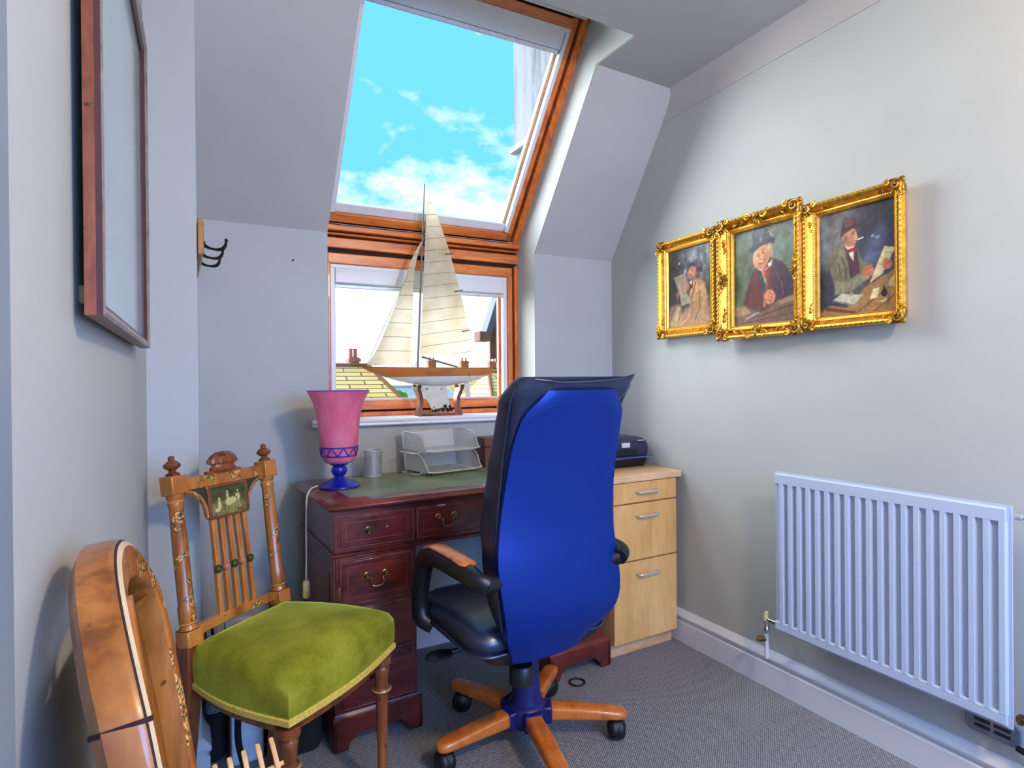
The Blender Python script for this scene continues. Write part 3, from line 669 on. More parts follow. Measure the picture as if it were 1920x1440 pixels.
# ------------------------------------------------------------------ model yacht on its stand
YY = 2.425
st = thing('yacht_stand', 'small dark wooden cradle stand on the sill under the model yacht', 'stand', (1.014, YY, .985), BA)
b = MB(); b.box((-.10, -.028, 0), (.10, .028, .009)); b.build('stand_base', 'stand_wood', st, bevel=.002)
for sx in (-1, 1):
    b = MB(); L = []
    R = []
    for z, x, wdt in ((.0, .092, .032), (.02, .090, .027), (.05, .083, .022), (.08, .084, .024), (.105, .092, .030), (.124, .099, .036)):
        R.append([(sx*x-.010 if sx < 0 else sx*x-.006, -wdt, z), (sx*x+.006 if sx < 0 else sx*x+.010, -wdt, z), (sx*x+.006 if sx < 0 else sx*x+.010, wdt, z), (sx*x-.010 if sx < 0 else sx*x-.006, wdt, z)])
    top = R[-1]; b.loft(R)
    # cradle horns either side of the hull
    for sy_ in (-1, 1): b.prism([(sy_*.036, .12), (sy_*.024, .12), (sy_*.036, .136), (sy_*.042, .136)], (sx*.099-.009), (sx*.099+.009), 'x')
    b.build('upright', 'stand_wood', st, bevel=.002)
ya = thing('model_yacht', 'model sailing yacht with cream sails and orange-and-white hull on the window sill', 'model boat', (1.014, YY, .985), BA)
# stations: x, deck z, bottom z, half beam
ST = [(-.333, .212, .209, .002), (-.31, .211, .196, .012), (-.27, .210, .180, .026), (-.21, .209, .161, .041), (-.13, .208, .142, .053), (-.04, .207, .131, .058), (.05, .207, .131, .057), (.12, .207, .142, .051), (.18, .208, .157, .043), (.225, .209, .171, .034), (.252, .208, .180, .029), (.266, .192, .186, .027)]
NS = 9
def hull_ring(st_, z0, z1):
    x, dz, bz, hb = st_; R = []
    for k in range(NS):
        th = PI*k/(NS-1)            # port rail -> keel -> starboard rail
        c, s_ = math.cos(th), math.sin(th)
        R.append((x, -hb*math.copysign(abs(c)**.75, c), dz-(dz-bz)*s_**1.25))
    return R
b = MB(); rings = [hull_ring(s_, 0, 0) for s_ in ST]; fine = []
for i in range(len(ST)-1):
    for k in range(4):
        t = k/4; fine.append([tuple(Vector(a).lerp(Vector(c), t)) for a, c in zip(rings[i], rings[i+1])])
fine.append(rings[-1]); b.loft(fine, 0, False, False)
WLZ = .172
hull = b
for i, f in enumerate(hull.f):
    zc = sum(hull.v[j][2] for j in f)/len(f); hull.m[i] = 1 if zc < WLZ else 0
hull.f.append(tuple(range(len(hull.v)-NS, len(hull.v)))); hull.m.append(0)
# split faces cleanly at the waterline with a bisect
me = bpy.data.meshes.new('hull'); me.from_pydata(hull.v, [], hull.f)
bm = bmesh.new(); bm.from_mesh(me); bmesh.ops.bisect_plane(bm, geom=bm.verts[:]+bm.edges[:]+bm.faces[:], plane_co=(0, 0, WLZ), plane_no=(-.012, 0, 1)); bmesh.ops.recalc_face_normals(bm, faces=bm.faces)
for f in bm.faces: f.material_index = 1 if f.calc_center_median().z-(.012*f.calc_center_median().x) < WLZ else 0; f.smooth = True
bm.to_mesh(me); bm.free(); me.materials.append(MATS['hull_orange']); me.materials.append(MATS['hull_white'])
ho = bpy.data.objects.new('hull', me); COL.objects.link(ho); ho.parent = ya
b = MB(); dk = [(s_[0], -s_[3]*.99, s_[1]+.0005) for s_ in ST[:-1]]; b.add(dk+[(x, -y, z) for x, y, z in reversed(dk)], [tuple(range(2*len(dk)))]); b.build('deck', 'deck_brown', ya, smooth=False, solid=.002)
b = MB(); b.tube([(s_[0], -s_[3], s_[1]+.001) for s_ in ST[:-1]], .0016, 6); b.tube([(s_[0], s_[3], s_[1]+.001) for s_ in ST[:-1]], .0016, 6); b.build('gunwale', 'deck_brown', ya)
b = MB(); b.loft([[(x0, 0, z), ((x0+x1)/2, -t_, z), (x1, 0, z), ((x0+x1)/2, t_, z)] for x0, x1, t_, z in ((-.085, .036, .006, .136), (-.066, .042, .007, .09), (-.040, .054, .009, .045), (-.032, .062, .011, .020))]); k = b.build('keel', 'keel_paint', ya)
b = MB()
for q in range(34):
    x = -.030+.090*q/33; z = .021+.009*random.random()+(.012 if q in (3, 4, 20, 21, 22, 30) else 0)
    cx = (x-.015)/.047; yy = -(.0100*(1-min(1, abs(cx)))+.0004)
    b.ball((x, yy, z), (.004+.003*random.random(), .0009, .004+.005*random.random()), seg=8, ring=6)
b.build('worn_patch', 'iron_black', k)
for c_, r_ in (((-.055, -.0052, .118), (.010, .0006, .003)), ((.012, -.0055, .116), (.004, .0006, .003))):
    b = MB(); b.ball(c_, r_, seg=8, ring=5); b.build('rust_spot', 'frame_brown', k)
b = MB(); b.prism([(.122, .148), (.146, .150), (.153, .075), (.128, .080)], -.0015, .0015, 'y'); b.build('rudder', 'keel_paint', ya)
b = MB(); b.tube([(-.095, 0, .205), (-.056, 0, 1.013)], [.0052, .0028], 10); b.tube([(-.056, 0, 1.008), (-.060, 0, 1.022)], .0008, 5); b.build('mast', 'mast_green', ya)
b = MB(); b.tube([(-.078, -.004, .258), (.087, -.006, .214)], [.0045, .0038], 8); b.build('boom', 'mast_green', ya)
b = MB(); b.tube([(-.095, -.003, .835), (-.058, -.006, .782), (-.062, -.006, .76)], [.001, .0016, .001], 5)
for p0, p1 in (((-.114, .0, .208), (-.121, 0, .232)), ((-.10, -.03, .207), (-.099, -.004, .235)), ((-.10, .03, .207), (-.099, .004, .235)), ((-.03, 0, .207), (-.03, 0, .245)), ((.087, -.006, .214), (.125, -.045, .2)), ((.125, -.046, .2), (.128, -.05, .16)), ((-.32, 0, .21), (-.05, 0, .80))): b.tube([p0, p1], .0009, 5)
b.build('rigging', 'iron_black', ya)
def sailmesh(luff, leech, name, mat, belly):
    b = MB(); n, mI = len(luff), 10; vs = []
    for a_, c_ in zip(luff, leech):
        for j in range(mI+1):
            t = j/mI; wdt = Vector(c_).x-Vector(a_).x if False else (Vector(c_)-Vector(a_)).length
            p = Vector(a_).lerp(Vector(c_), t); p.y -= belly*wdt*math.sin(PI*t**.8); vs.append(tuple(p))
    b.add(vs, [(i*(mI+1)+j, i*(mI+1)+j+1, (i+1)*(mI+1)+j+1, (i+1)*(mI+1)+j) for i in range(n-1) for j in range(mI)])
    o = b.build(name, mat, ya); return o
L = [(-.084+(.040)*t, -.002, .262+.725*t) for t in [i/20 for i in range(21)]]
lc = spline([(.166, -.012, .276), (.140, -.012, .40), (.100, -.010, .56), (.050, -.008, .74), (.000, -.005, .88), (-.042, -.002, .99)], 4); 
lc = [Vector(p) for p in lc]; lch = []
for i in range(21):
    z = .276+(.99-.276)*i/20; k = max(0, min(len(lc)-2, sum(1 for p in lc if p.z <= z)-1)); t = (z-lc[k].z)/(lc[k+1].z-lc[k].z); lch.append(tuple(lc[k].lerp(lc[k+1], min(1, max(0, t)))))
ms = sailmesh(L, lch, 'mainsail', 'mainsail_cloth', .05)
b = MB()
for x0, z0, x1, z1 in ((.105, .372, .145, .380), (.072, .548, .112, .557), (.030, .712, .072, .716)):
    b = MB(); b.add([(x0, -.020, z0-.003), (x1, -.016, z1-.003), (x1, -.016, z1+.003), (x0, -.020, z0+.003)], [(0, 1, 2, 3)])
    b.build('sail_batten', 'deck_brown', ms, smooth=False, solid=.002)
luffj = spline([(-.318, 0, .219), (-.270, 0, .290), (-.205, 0, .440), (-.150, 0, .590), (-.108, 0, .700), (-.062, 0, .775)], 4)
leechj = spline([(-.128, -.01, .226), (-.124, -.008, .33), (-.116, -.006, .46), (-.110, -.005, .60), (-.090, -.003, .70), (-.058, 0, .778)], 4)
sailmesh(luffj, leechj, 'jib', 'jib_cloth', .06)
# ------------------------------------------------------------------ mirror on the left wall
MR = math.atan(-.034)
mir = thing('wall_mirror', 'brown-edged framed mirror hanging on the wall at the near left', 'mirror', (lx(1.18), 1.18, 1.211), -math.atan(.034))
hw, hh_ = .352, .665   # local: y along wall, x into the room
b = MB(); prof = [(.012, 0), (.0235, 0), (.030, 0), (.032, .004), (.030, .010), (.027, .014), (.024, .020), (.022, .022), (.012, .022)]
def ring(inset): return [(-hw+inset, inset), (hw-inset, inset), (hw-inset, hh_-inset), (-hw+inset, hh_-inset)]
R = [[(x, ring(i)[k][0], ring(i)[k][1]) for x, i in prof] for k in range(4)]; R.append(R[0]); b.loft(R, 0, False)
b.m = [(0 if j % len(prof) == 0 else (1 if j % len(prof) in (2, 3, 4) else 2)) for j in range(len(b.f))]
b.build('mirror_frame', ['frame_brown', 'silver_wood', 'purple_wood'], mir, ang=20)
b = MB(); b.box((.014, -hw+.018, .018), (.018, hw-.018, hh_-.018)); b.build('mirror_plate', 'mirror_glass', mir, smooth=False)
for lo, hi in (((.0, -.02, hh_-.06), (.013, .02, hh_-.03)), ((0, -hw+.05, .02), (.013, -hw+.07, .04)), ((0, hw-.07, .02), (.013, hw-.05, .04))):
    b = MB(); b.box(lo, hi); b.build('backing_bumper', 'cord_cream', mir, smooth=False)
# ------------------------------------------------------------------ coat hooks, nail
t = thing('coat_rack', 'wooden board with three black coat hooks in the window recess', 'coat rack', (.0625, 1.905, 1.502), 0)
b = MB(); b.prism([(0, .0), (.011, 0), (.016, .008), (.016, .095), (.011, .104), (0, .104)], 0, .44, 'y'); b.build('board', 'hook_board_wood', t, bevel=.002)
for y in (.03, .17, .31):
    b = MB(); b.tube(spline([(.016, y, .035), (.030, y, .027), (.050, y, .024), (.066, y, .028), (.074, y, .040), (.076, y, .052)], 5), [.0045+.001*math.cos(i*.4) for i in range(26)], 8)
    b.ball((.076, y, .054), .0052); b.lathe([(.011, 0), (.010, .003), (.006, .005), (.0005, .006)], seg=14, mat=Matrix.Translation((.016, y, .036)) @ Matrix.Rotation(PI/2, 4, 'Y')); b.build('hook', 'iron_black', t)
b = MB(); b.tube([(0, .012, 0), (0, -.010, .001), (0, -.013, .006)], .0022, 6); o = b.build('wall_nail', 'iron_black'); o.location = (.407, 2.421, 1.608); tag(o, 'tiny black nail in the wall left of the window', 'nail')
# ------------------------------------------------------------------ radiator (local x = along wall towards +Y, y = into the room is -local y)
RZ = math.atan2(1, .031)-PI   # local +x runs towards the camera along the wall (-Y)
def rwm(s, z=0, off=0):
    d = Vector((.031, 1, 0)).normalized(); n = Vector((-d.y, d.x, 0)); return Vector((1.8556, 0, z))+d*s+n*off
rad = thing('radiator', 'white ribbed panel radiator on the right wall', 'radiator', rwm(1.321, .262), RZ)   # local +x to the camera, local +y to the wall? set below
ly = -1   # local -y points into the room
RWD, RH = .673, .552
def roomy(o_): return -o_
b = MB(); pitch = RWD/20.4; prof = []
x = .012
while x < RWD-.022:
    prof += [(x, .092), (x+pitch*.24, .092), (x+pitch*.34, .1), (x+pitch*.72, .1), (x+pitch*.82, .092)]; x += pitch
prof.append((RWD-.006, .092))
b.loft([[(px, roomy(d+(.004 if d > .095 else 0)), z) for px, d in prof] for z in (.034, .040, RH-.046, RH-.040)], cap=False, closed=False)
for z0, z1 in ((.006, .038), (RH-.044, RH-.006)): b.prism([(-.097, z0), (-.103, z0+.004), (-.103, z1-.004), (-.097, z1), (-.086, z1), (-.086, z0)], .004, RWD-.010, 'x')
b.box((0, -.0925, 0), (RWD, -.0885, RH)); b.build('front_panel', 'radiator_blue_cast', rad, ang=15)
b = MB(); b.box((.001, -.0884, .001), (RWD-.001, -.083, RH-.001)); b.box((.015, -.083, .02), (RWD-.015, -.062, RH-.03)); b.build('back_panel', 'radiator_blue_cast', rad, bevel=.002)
for x_ in (.12, RWD-.12):
    b = MB(); b.box((x_-.02, -.05, .05), (x_+.02, .0, RH-.06)); b.build('wall_bracket', 'radiator_blue_cast', rad, bevel=.002)
b = MB(); b.lathe([(.008, 0), (.008, .014), (.005, .015), (.005, .022)], seg=12, mat=Matrix.Translation((RWD, -.075, RH-.028)) @ Matrix.Rotation(PI/2, 4, 'Y')); b.build('bleed_plug', 'brushed_steel', rad)
def valve(label, lx_, sgn):
    t = thing('radiator_valve', label, 'valve', rwm(1.321, 0), RZ)
    b = MB(); b.tube([(lx_, -.07, .137), (lx_, -.07, .268)], .0075, 10); b.build('pipe', 'gloss_white', t)
    b = MB(); b.lathe([(.010, .228), (.012, .232), (.012, .244), (.009, .248), (.009, .262), (.012, .264), (.012, .272)], (lx_, -.07, 0), 12); b.tube([(lx_, -.07, .275), (lx_-sgn*.058, -.07, .275)], .008, 10); b.build('valve_body', 'chrome', t)
    b = MB(); b.lathe([(.0085, .27), (.0095, .275), (.009, .292), (.006, .302), (.0005, .304)], (lx_, -.07, 0), 14); b.build('valve_cap', 'cord_cream', t)
    b = MB(); b.tube([(lx_, -.07, .205), (lx_+sgn*.022, -.085, .200)], [.008, .011], 12); b.tube([(lx_+sgn*.022, -.085, .200), (lx_+sgn*.028, -.089, .199)], .008, 12); b.build('drain_tap', 'old_brass', t)
valve('pale-capped radiator valve with brown drain tap beside the skirting', -.058, -1)
t = thing('radiator_valve', 'brass and chrome radiator valve at the near bottom end', 'valve', rwm(1.321, 0), RZ)
b = MB(); b.tube([(RWD, -.07, .285), (RWD+.05, -.07, .285)], .009, 12); b.lathe([(.014, 0), (.014, .008)], seg=8, mat=Matrix.Translation((RWD+.004, -.07, .285)) @ Matrix.Rotation(PI/2, 4, 'Y')); b.build('union_nut', 'old_brass', t)
b = MB(); b.tube([(RWD+.05, -.07, .14), (RWD+.05, -.07, .34)], .010, 12); b.build('valve_body', 'chrome', t)
# slotted grey cover behind the radiator and the black cable end below it
t = thing('air_vent', 'dark grey slotted vent cover low on the wall behind the radiator', 'vent', rwm(1.321, .15), RZ)
b = MB(); b.prism([(p[0]+.595, p[1]+.058) for p in rrect(.062, .030, .018)], -.012, -.001, 'y'); b.build('vent_plate', 'vent_grey', t, bevel=.002)
b = MB()
for x0 in (.555, .600):
    for z0 in (.044, .060): b.box((x0, -.0135, z0), (x0+.036, -.0118, z0+.008))
b.build('slots', 'black_rubber', t, smooth=False)
b = MB(); b.tube([rwm(.668, .185, .02), rwm(.60, .178, .03), rwm(.5, .14, .045)], .008, 10); tag(b.build('black_pipe_end', 'black_rubber'), 'short black pipe lying on the skirting below the radiator end', 'pipe')
# ------------------------------------------------------------------ the three gilt pictures
def smooth(x): x = np.clip(x, 0, 1); return x*x*(3-2*x)
class Canvas:
    def __init__(s, w_, h_, nx, ny, bgc):
        s.asp = w_/h_; s.w, s.h, s.nx, s.ny = w_, h_, nx, ny
        gx, gy = np.meshgrid(np.linspace(0, 1, nx), np.linspace(0, 1, ny)); s.x, s.y = gx*s.asp, gy
        s.c = np.tile(np.array(bgc, float), (ny, nx, 1))
    def blend(s, a, col): s.c = s.c*(1-a[..., None])+np.array(col, float)*a[..., None]
    def ell(s, cx, cy_, rx_, ry, col, ang=0, soft=.25, op=1.):
        dx, dy = s.x-cx*s.asp, s.y-cy_; ca, sa = math.cos(math.radians(ang)), math.sin(math.radians(ang))
        u, v = (dx*ca+dy*sa)/(rx_*s.asp), (-dx*sa+dy*ca)/ry; s.blend(op*smooth((1+soft/2-np.sqrt(u*u+v*v))/soft), col)
    def poly(s, pts, col, soft=.012, op=1.):
        P = [(a*s.asp, b_) for a, b_ in pts]; n = len(P); d = np.full(s.x.shape, 1e9); ins = np.zeros(s.x.shape, bool)
        for i in range(n):
            (x0, y0), (x1, y1) = P[i], P[(i+1) % n]; ex, ey = x1-x0, y1-y0
            t = np.clip(((s.x-x0)*ex+(s.y-y0)*ey)/(ex*ex+ey*ey+1e-12), 0, 1); d = np.minimum(d, np.hypot(s.x-x0-t*ex, s.y-y0-t*ey))
            if y0 != y1:
                cnd = ((y0 > s.y) != (y1 > s.y)) & (s.x < (x1-x0)*(s.y-y0)/(y1-y0)+x0); ins ^= cnd
        s.blend(op*smooth((np.where(ins, d, -d)+soft/2)/soft), col)
    def stroke(s, pts, wdt, col, op=1.):
        for (x0, y0), (x1, y1) in zip(pts, pts[1:]):
            ex, ey = (x1-x0)*s.asp, y1-y0; t = np.clip(((s.x-x0*s.asp)*ex+(s.y-y0)*ey)/(ex*ex+ey*ey+1e-12), 0, 1)
            d = np.hypot(s.x-x0*s.asp-t*ex, s.y-y0-t*ey); s.blend(op*smooth((wdt-d)/wdt*1.5), col)
    def mottled(s, amt, cells=9, seed=0):
        r = np.random.RandomState(seed); g = r.rand(cells+2, cells+2); yy = s.y*cells; xx = s.x/s.asp*cells; i, j = yy.astype(int), xx.astype(int); fy, fx = smooth(yy-i), smooth(xx-j)
        v = g[i, j]*(1-fy)*(1-fx)+g[i+1, j]*fy*(1-fx)+g[i, j+1]*(1-fy)*fx+g[i+1, j+1]*fy*fx; s.c *= (1+amt*(v-.5)*2)[..., None]
def build_canvas(cv, parent, x0, z0, depth):
    b = MB(); nx, ny = cv.nx, cv.ny
    b.add([(x0+cv.w*i/(nx-1), depth, z0+cv.h*(1-j/(ny-1))) for j in range(ny) for i in range(nx)], [(j*nx+i, j*nx+i+1, (j+1)*nx+i+1, (j+1)*nx+i) for j in range(ny-1) for i in range(nx-1)])
    o = b.build('canvas', 'oil_paint', parent); at = o.data.color_attributes.new('paint', 'FLOAT_COLOR', 'POINT')
    lin = np.where(cv.c/255 <= .04045, cv.c/255/12.92, ((np.clip(cv.c, 0, 255)/255+.055)/1.055)**2.4)
    at.data.foreach_set('color', np.concatenate([lin, np.ones(lin.shape[:2]+(1,))], 2).reshape(-1).astype(np.float32)); return o
def leafy(b, c, ang, L, wd, mi=0, h=.006):
    mt = Matrix.Rotation(ang, 4, 'Y'); b.ball(c, (L/2, h, wd/2), mi, 8, 6, mt)
def scroll(b, c, r, turns, a0, sgn, rad, mi=0):
    n = 22; b.tube([(c[0]+r*(1-.85*i/n)*math.cos(a0+sgn*2*PI*turns*i/n), c[1]-.004*i/n, c[2]+r*(1-.85*i/n)*math.sin(a0+sgn*2*PI*turns*i/n)) for i in range(n+1)], [rad*(1-.5*i/n) for i in range(n+1)], 6, mi)
def picture(name, label, s0, s1, z0, z1, depth, fw, cv, cartouche, tilt=0.):
    """local x runs to the camera along the wall, local -y into the room"""
    W, Hh = s0-s1, z1-z0
    t = thing(name, label, 'picture', rwm(s0, z0), RZ)
    prof = [(.018, .004), (.016, depth*.45), (.004, depth*.62), (.0, depth*.80), (.003, depth*.95), (.008, depth), (.013, depth*.96), (.016, depth*.84), (.022, depth*.66), (.030, depth*.52), (fw*.62, depth*.47), (fw*.66, depth*.58), (fw*.74, depth*.60), (fw*.78, depth*.50), (fw*.88, depth*.46), (fw*.92, depth*.50), (fw, depth*.36), (fw, .010), (.02, .004)]
    def rg(i): return [(i, i), (W-i, i), (W-i, Hh-i), (i, Hh-i)]
    R = [[(rg(i)[k][0], -d, rg(i)[k][1]) for i, d in prof] for k in range(4)]; R.append(R[0])
    b = MB(); b.loft(R, 0, False); b.m = [(1 if (j % len(prof)) in (11, 12, 15) else 0) for j in range(len(b.f))]
    # rope twist along the outer lip and beads at the sight edge
    def along(i, step):
        P = []
        for k in range(4):
            a_, c_ = rg(i)[k], rg(i)[(k+1) % 4]; L = math.hypot(c_[0]-a_[0], c_[1]-a_[1]); n = max(2, int(L/step))
            P += [(a_[0]+(c_[0]-a_[0])*j/n, a_[1]+(c_[1]-a_[1])*j/n, k % 2) for j in range(n)]
        return P
    for x, z, vert in along(.008, .016): b.ball((x, -depth, z), (.0070, .002, .0024) if not vert else (.0024, .002, .0070), 1, 6, 4, Matrix.Rotation(.5, 4, 'Y'))
    for x, z, vert in along(fw*.70, .0075): b.ball((x, -depth*.605, z), (.003, .002, .0022) if not vert else (.0022, .002, .003), 1, 5, 3)
    b.build('gilt_frame', ['gold', 'gold_bright', 'gold_dark'], t, ang=30)
    for k, (cx, cz, qx, qz) in enumerate(((0, 0, 1, 1), (W, 0, -1, 1), (W, Hh, -1, -1), (0, Hh, 1, -1))):
        b = MB(); e = fw*1.32
        scroll(b, (cx+qx*e*.30, -depth-.002, cz+qz*e*.30), e*.26, 1.4, PI/4, qx*qz, .0045, 0)
        scroll(b, (cx+qx*e*.12, -depth-.001, cz+qz*e*.75), e*.18, 1.2, 0, -qx*qz, .0038, 1); scroll(b, (cx+qx*e*.75, -depth-.001, cz+qz*e*.12), e*.18, 1.2, PI/2, qx*qz, .0038, 1)
        for j in range(7):
            th = (PI/2)*(j/6); dx, dz = qx*math.cos(th), qz*math.sin(th); r_ = e*(.85+.25*(j % 2))
            leafy(b, (cx+dx*r_*.60, -depth*.86, cz+dz*r_*.60), -math.atan2(dz, dx), e*.55, e*.15, j % 2, .010)
        for j in range(1, 5):
            leafy(b, (cx+qx*(e*.9+j*e*.20), -depth*.74+.002*j, cz+qz*(e*.34+.06*e*(j % 2))), qx*qz*(.5 if j % 2 else -.4), e*.30, e*(.17-.025*j), j % 2, .006)
            leafy(b, (cx+qx*(e*.34+.06*e*(j % 2)), -depth*.74+.002*j, cz+qz*(e*.9+j*e*.20)), PI/2+qx*qz*(.4 if j % 2 else -.5), e*.30, e*(.17-.025*j), j % 2, .006)
        b.ball((cx+qx*e*.02+qx*.004, -depth*.9, cz+qz*e*.02+qz*.004), (.010, .008, .010), 0, 8, 6)
        b.build('corner_ornament', ['gold_dark', 'gold'], t)
    if cartouche:
        for cx, cz, horiz in ((W/2, .014, 1), (W/2, Hh-.014, 1), (.016, Hh/2, 0), (W-.016, Hh/2, 0)):
            b = MB(); up_ = 1 if (cz < Hh/2 if horiz else cx < W/2) else -1
            for j in range(9):
                th = PI*(j/8) if horiz else PI*(j/8)-PI/2
                dx, dz = math.cos(th), math.sin(th)*(up_ if horiz else 1)
                if not horiz: dx *= up_
                leafy(b, (cx+dx*.020, -depth*.80, cz+dz*.020), -math.atan2(dz, dx), .030, .009, j % 2, .008)
            for sg in (-1, 1):
                c_ = (cx+sg*.034, -depth*.96, cz) if horiz else (cx, -depth*.96, cz+sg*.034)
                scroll(b, c_, .014, 1.4, 0, sg*up_, .0042, 1)
                c_ = (cx+sg*.05, -depth*.9, cz-up_*.006) if horiz else (cx-up_*.006, -depth*.9, cz+sg*.05); scroll(b, c_, .010, 1.2, PI/2, -sg*up_, .0032, 0)
            b.ball((cx, -depth*.95, cz), (.012, .006, .012), 0, 10, 7); b.build('cartouche', ['gold_dark', 'gold'], t)
    build_canvas(cv, t, fw*.96, fw*.96, -depth*.30)
    return t
# 1: reader in a pale coat
c = Canvas(.245, .330, 166, 224, (66, 62, 66)); c.ell(.55, .2, .5, .22, (104, 108, 116), 0, 1.2, .9); c.ell(.85, .12, .3, .14, (128, 138, 150), 0, 1.2, .7); c.ell(.1, .45, .3, .5, (38, 32, 34), 0, 1., .8); c.ell(.3, .95, .7, .2, (112, 78, 56), 0, .9, .9); c.mottled(.35, 14, 1)
c.poly([(.02, .72), (.3, .70), (.34, .86), (.06, .98), (0, .98)], (138, 108, 78), .05, .8); c.poly([(.05, .95), (.22, .72), (.3, .74), (.2, 1), (.05, 1)], (176, 146, 104), .03)
c.poly([(.50, .52), (.60, .42), (.74, .40), (.86, .48), (.93, .66), (.98, 1), (.18, 1), (.30, .86), (.52, .74)], (170, 126, 82), .05); c.poly([(.62, .44), (.72, .42), (.70, .62), (.58, .72), (.52, .60)], (190, 146, 98), .04); c.poly([(.74, .46), (.86, .52), (.92, .74), (.80, .78), (.74, .6)], (196, 152, 104), .05, .8); c.stroke([(.66, .45), (.58, .60), (.56, .74)], .012, (104, 70, 44)); c.stroke([(.76, .58), (.74, .80), (.64, .92)], .014, (122, 84, 54))
c.poly([(.40, .80), (.62, .78), (.56, .98), (.30, .99)], (150, 104, 70), .06, .8); c.stroke([(.30, .97), (.46, .90), (.52, .82)], .012, (196, 160, 112))
c.poly([(.46, .45), (.58, .42), (.60, .50), (.50, .56)], (60, 46, 44), .02); c.poly([(.50, .44), (.58, .42), (.56, .48)], (214, 200, 176), .02)
c.ell(.575, .315, .085, .075, (196, 124, 88), 12, .3); c.ell(.545, .30, .03, .03, (216, 150, 112), 0, .6); c.ell(.54, .372, .05, .03, (176, 104, 76), 0, .5); c.ell(.70, .31, .035, .05, (150, 86, 62), 0, .4); c.stroke([(.53, .288), (.57, .284)], .007, (70, 42, 36)); c.stroke([(.515, .345), (.555, .35)], .006, (110, 52, 44))
c.poly([(.46, .27), (.54, .20), (.68, .18), (.80, .24), (.82, .34), (.70, .33), (.66, .25), (.54, .24)], (58, 44, 52), .025); c.ell(.72, .22, .1, .05, (94, 86, 104), 20, .6, .8)
c.poly([(.14, .34), (.40, .31), (.46, .42), (.44, .55), (.56, .70), (.32, .73), (.28, .58)], (158, 142, 118), .02); c.poly([(.18, .35), (.38, .33), (.42, .42), (.24, .43)], (120, 110, 96), .03, .7); c.ell(.46, .49, .05, .06, (178, 112, 78), 0, .4); c.ell(.235, .58, .035, .055, (150, 88, 62), 0, .4)
c.ell(.27, .17, .025, .02, (200, 202, 204), 0, 1.2, .8); c.ell(.41, .29, .02, .03, (188, 196, 206), 30, 1.2, .7); c.mottled(.14, 30, 4)
picture('gilt_picture', 'gilt-framed oil painting of a man reading a newspaper, beside the sloping ceiling', 1.968, 1.634, 1.316, 1.738, .042, .046, c, False)
# 2: laughing man in a top hat
c = Canvas(.262, .360, 176, 242, (104, 122, 106)); c.ell(.2, .55, .5, .6, (84, 98, 74), 0, 1.2, .8); c.ell(.75, .15, .4, .35, (124, 142, 130), 0, 1.2, .7); c.mottled(.12, 10, 2)
c.poly([(.14, .86), (.2, .68), (.32, .46), (.46, .40), (.62, .34), (.80, .40), (.94, .54), (1, .62), (1, .86), (.6, .92), (.2, .94)], (84, 46, 52), .03); c.poly([(.64, .36), (.82, .42), (.96, .56), (1, .70), (1, .84), (.72, .82), (.62, .6)], (70, 54, 74), .06, .85); c.poly([(.30, .52), (.40, .44), (.44, .70), (.36, .84), (.22, .86)], (104, 52, 46), .05, .8); c.poly([(.24, .72), (.56, .68), (.6, .84), (.3, .90)], (96, 50, 46), .05)
c.stroke([(.72, .5), (.80, .62), (.82, .72)], .012, (120, 78, 92)); c.poly([(.42, .46), (.50, .42), (.56, .68), (.5, .72)], (56, 72, 66), .02); c.poly([(.48, .46), (.60, .42), (.60, .56), (.56, .70), (.54, .60)], (222, 208, 172), .02); c.poly([(.48, .44), (.56, .46), (.60, .43), (.62, .52), (.54, .54), (.50, .52)], (202, 92, 88), .02); c.poly([(.42, .40), (.50, .43), (.48, .46), (.42, .44)], (228, 224, 214), .015); c.poly([(.58, .40), (.66, .36), (.64, .42), (.60, .44)], (226, 224, 220), .015)
c.poly([(.54, .46), (.62, .42), (.68, .50), (.60, .84), (.54, .72)], (110, 50, 44), .03, .8)
c.ell(.475, .315, .135, .125, (216, 158, 116), 22, .22); c.ell(.42, .35, .06, .05, (232, 178, 136), 0, .7); c.ell(.53, .32, .06, .06, (222, 150, 110), 0, .7, .8); c.ell(.49, .405, .08, .035, (206, 146, 106), -20, .5); c.ell(.635, .27, .028, .06, (196, 132, 98), -5, .4); c.ell(.60, .225, .022, .035, (206, 196, 172), 0, .9, .8); c.ell(.365, .27, .018, .04, (208, 196, 170), 20, .9, .8)
c.stroke([(.395, .285), (.42, .270), (.45, .272)], .007, (122, 84, 66), .8); c.stroke([(.485, .258), (.51, .243), (.545, .246)], .007, (122, 84, 66), .8); c.ell(.545, .35, .05, .09, (184, 122, 90), 20, .9, .7); c.ell(.45, .345, .035, .03, (220, 132, 104), 0, .9, .6); c.ell(.55, .305, .03, .03, (212, 122, 96), 0, .9, .5); c.stroke([(.565, .25), (.59, .262)], .004, (168, 108, 84), .7); c.stroke([(.40, .225), (.50, .205)], .005, (190, 132, 100), .7); c.ell(.425, .298, .016, .008, (58, 40, 36), -15, .5); c.ell(.51, .277, .016, .008, (58, 40, 36), -20, .5); c.stroke([(.455, .28), (.445, .33), (.475, .338)], .007, (176, 100, 74)); c.stroke([(.43, .378), (.48, .380), (.535, .345)], .010, (138, 58, 52)); c.stroke([(.445, .376), (.52, .355)], .005, (236, 220, 196))
